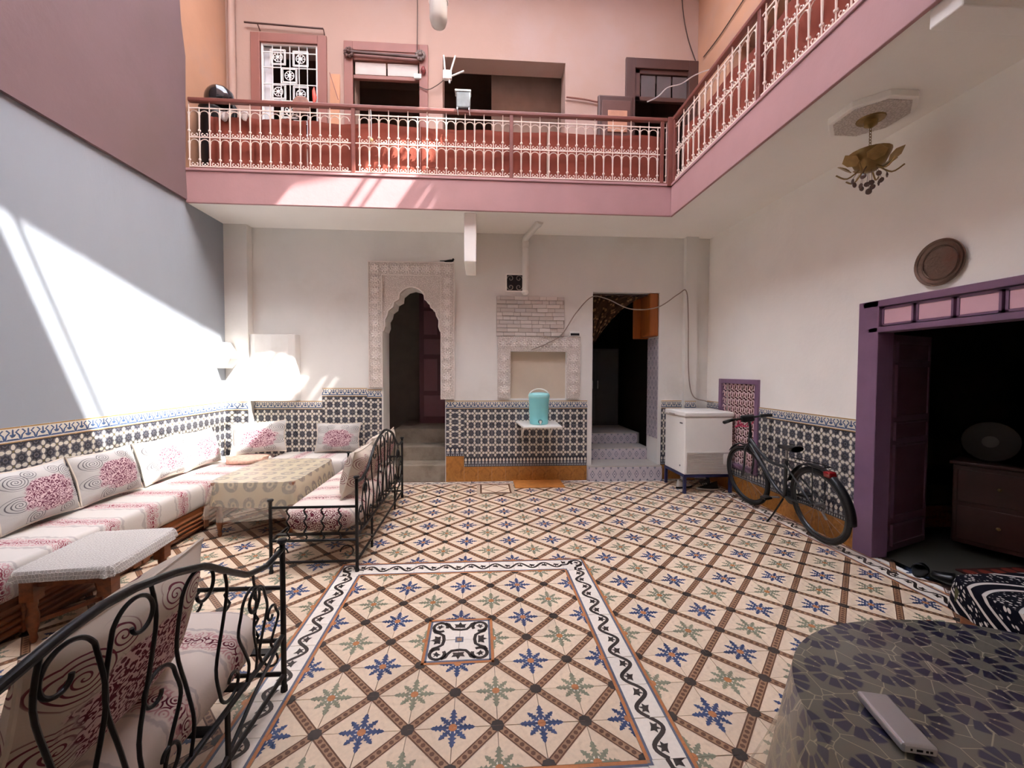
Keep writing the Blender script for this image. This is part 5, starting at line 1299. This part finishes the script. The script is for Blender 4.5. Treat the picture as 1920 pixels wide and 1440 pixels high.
for s_ in (-1, 1):
    tb3('chain_stay', [bbp, (.3, .035*s_, .31), (.055, .055*s_, RW)], .009, steel); tb3('seat_stay', [(.44, .015*s_, .66), (.055, .055*s_, RW)], .008, steel)
    tb3('fork_blade', [(1.035, .03*s_, .74), (1.05, .05*s_, .7), (1.1, .055*s_, .5), (1.16, .055*s_, RW)], .012, steel)
g = G()
def sad(u, v):
    a = 2*PI*u; x = lerp(.52, .25, v); w_ = lerp(.018, .085, v**1.6)*(1 if v < .93 else .75); return (x, w_*math.cos(a), .825+.03*math.sin(a)*(1-.3*(1-v))+.015*v)
g.grid(sad, 16, 12, cu=True); obj('saddle', g, black, bk, smooth=True)
tb3('stem', [hd_t, (.985, 0, 1.0), (1.03, 0, 1.06)], .014, black, k=4)
hb = tb3('handlebar', [(.93, .31, 1.07), (.97, .18, 1.075), (1.03, .06, 1.06), (1.03, -.06, 1.06), (.99, -.16, 1.075), (.965, -.23, 1.07)], .012, black, k=4)
for (a, b_) in (((.97, .2, 1.075), (.92, .33, 1.07)), ((.99, -.14, 1.075), (.955, -.25, 1.07))):
    tb3('grip', [a, b_], .018, rubber, parent=hb)
    tb3('brake_lever', [(a[0]+.03, a[1], a[2]-.02), (b_[0]+.06, lerp(a[1], b_[1], .7), b_[2]-.03)], .006, silver, parent=hb)
tb3('pink_cord', [(1.02, .1, 1.07), (1.0, .12, 1.0), (1.0, .02, .97), (1.01, -.06, 1.02), (1.03, .0, 1.09), (1.03, .08, 1.04), (1.02, .04, .98), (1.0, -.03, 1.05)], .006, mat('pink_cord', (224, 70, 110), .6), 6, 5, hb)
tb3('cord_end', [(1.02, .15, .98), (1.03, .06, 1.0)], .012, MATS['pink_cord'], 6, 0, hb)
g = G(); g.box(.98, 1.06, -.07, .07, 1.02, 1.1); obj('headlamp_bag', g, black, hb, bevel=.02)
for (c, a0, a1) in ((.055, R(20), R(190)), (1.16, R(40), R(150))):
    def mg(u, v, c=c, a0=a0, a1=a1):
        a = lerp(a0, a1, u); r = RW+.02+.012*math.cos((v-.5)*PI); return (c+r*math.cos(a), (v-.5)*.06, RW+r*math.sin(a))
    g = G(); g.grid(mg, 24, 4); o = obj('mudguard', g, black, bk, smooth=True); o.modifiers.new('s', 'SOLIDIFY').thickness = .002
rk = tb3('luggage_rack', [(.40, .05, .72), (.02, .06, .735), (-.08, .05, .735), (-.08, -.05, .735), (.02, -.06, .735), (.40, -.05, .72)], .006, black, 6)
for s_ in (-1, 1): tb3('rack_strut', [(.0, .06*s_, .735), (.055, .06*s_, RW)], .005, black, 6, 0, rk)
g = G(); g.box(-.16, -.08, -.035, .035, .66, .715); obj('rear_light', g, mat('red_lens', (120, 20, 26), .25), bk, bevel=.012)
g = G(); g.lathe([(.001, -.004), (.085, -.004), (.088, 0), (.085, .004), (.001, .004)], 24, 0, Matrix.Translation((bbp[0], -.05, bbp[2])) @ Matrix.Rotation(PI/2, 4, 'X')); ck = obj('chainring', g, steel, bk)
tb3('crank', [(.52, .06, .29), (.66, .07, .25)], .01, silver, 6, 0, ck); tb3('crank', [(.52, -.06, .29), (.38, -.07, .33)], .01, silver, 6, 0, ck)
for (x, y, z) in ((.66, .11, .25), (.38, -.11, .33)): g = G(); g.box(x-.045, x+.045, y-.04, y+.04, z-.012, z+.012); obj('pedal', g, black, ck, bevel=.004)
g = G(); g.box(.06, .52, -.058, -.042, .335, .345); g.box(.06, .52, -.058, -.042, .20+.1, .31); obj('chain', g, rubber, bk)
tb3('derailleur', [(.055, -.06, .34), (.09, -.06, .26), (.06, -.06, .2)], .012, silver, 6)
tb3('kickstand', [(.5, .03, .28), (.56, .12, .1), (.6, .19, -.012)], .009, black, 6)
# ---------------------------------------------------------------- chandelier, ceiling rose, brass tray
rs = thing('ceiling_rose', 'octagonal carved plaster rose on the side gallery soffit', 'ceiling rose', (3.05, .56, GZ0))
oc = circ(.27, 8, a0=PI/8); g = G(); g.prism(oc, -.05, 0); obj('plate', g, white_wall2, rs, bevel=.008)
g = G(); g.prism(circ(.235, 8, a0=PI/8), -.056, -.05); obj('carved_face', g, relief, rs)
g = G(); g.lathe([(.09, -.056), (.085, -.064), (.06, -.062), (.05, -.066), (.001, -.066)], 16); obj('boss', g, brass, rs, smooth=True)
ch = thing('chandelier', 'small brass chandelier with leaf shades and glass drops', 'chandelier', (3.06, .57, GZ0-.066))
g = G(); g.lathe([(.001, 0), (.045, 0), (.04, -.03), (.015, -.045), (.001, -.05)], 14); obj('canopy', g, brass, ch, smooth=True)
for k in range(9):
    z = -.06-k*.022; g = G(); a = PI/2*(k % 2)
    g.tube([(math.cos(a)*.008*math.cos(t), math.sin(a)*.008*math.cos(t), z+.015*math.sin(t)) for t in [2*PI*q/10 for q in range(10)]], .0028, 4, closed=True); obj('chain_link', g, brass, ch)
g = G(); g.lathe([(.115, -.225), (.13, -.23), (.125, -.25), (.09, -.33), (.04, -.37), (.001, -.375)], 18); o = obj('bowl', g, brass, ch, smooth=True)
for k in range(6):
    a = 2*PI*k/6
    T_ = Matrix.Rotation(a, 4, 'Z') @ Matrix.Translation((.115, 0, -.33)) @ Matrix.Rotation(R(-40), 4, 'Y')
    g = G(); g.prism([(p[0]*.9, p[1]) for p in [(-.01, .0), (.02, .05), (.07, .06), (.12, .0), (.07, -.06), (.02, -.05)]], -.002, .002, 0, T_); g.lathe([(.03, 0), (.034, .004), (.001, .01)], 10, 0, T_ @ Matrix.Translation((.045, 0, .003)))
    obj('leaf_shade', g, mat('amber_leaf', (168, 138, 86), .35, .5, var=.2, sc=20) if 'amber_leaf' not in MATS else MATS['amber_leaf'], ch)
    g = G(); g.tube(spline([(.05*math.cos(a+.5), .05*math.sin(a+.5), -.34), (.13*math.cos(a+.5), .13*math.sin(a+.5), -.40), (.2*math.cos(a+.5), .2*math.sin(a+.5), -.36)], 4), .006, 5); obj('arm', g, brass, ch, smooth=True)
drop = mat('smoky_glass_drop', (110, 90, 84), .15, var=.1)
for k in range(14):
    lv = 0 if k < 7 else (1 if k < 12 else 2); rr = (.1, .055, .012)[lv]; a = 2*PI*k/(7, 5, 2)[lv]+lv*.4
    g = G(); c_ = (rr*math.cos(a), rr*math.sin(a), -.43-.045*lv)
    g.lathe([(.001, -.008), (.018, -.004), (.02, 0), (.018, .004), (.001, .008)], 10, 0, Matrix.Translation(c_) @ Matrix.Rotation(a, 4, 'Z') @ Matrix.Rotation(PI/2, 4, 'Y')); g.tube([(c_[0], c_[1], c_[2]+.018), (c_[0]*.7, c_[1]*.7, -.36)], .0015, 4)
    obj('glass_drop', g, drop, ch)
tr_ = thing('round_tray', 'round engraved pewter tray hanging over the purple doorway', 'tray', (XR-.004, .425, 2.40), 0, None, (0, R(-90), 0))
g = G(); g.lathe([(.001, .006), (.09, .006), (.115, .008), (.122, .014), (.128, .008), (.155, .016), (.166, .022), (.17, .020), (.166, .012), (.12, 0), (.001, 0)], 48); obj('dish', g, pewter, tr_, smooth=30)
for r in (.115, .150):
    g = G(); g.tube([(r*math.cos(t), r*math.sin(t), .012+(.006 if r > .14 else 0)) for t in [2*PI*k/40 for k in range(40)]], .003, 5, closed=True); obj('engraved_ring', g, pewter, tr_, smooth=True)
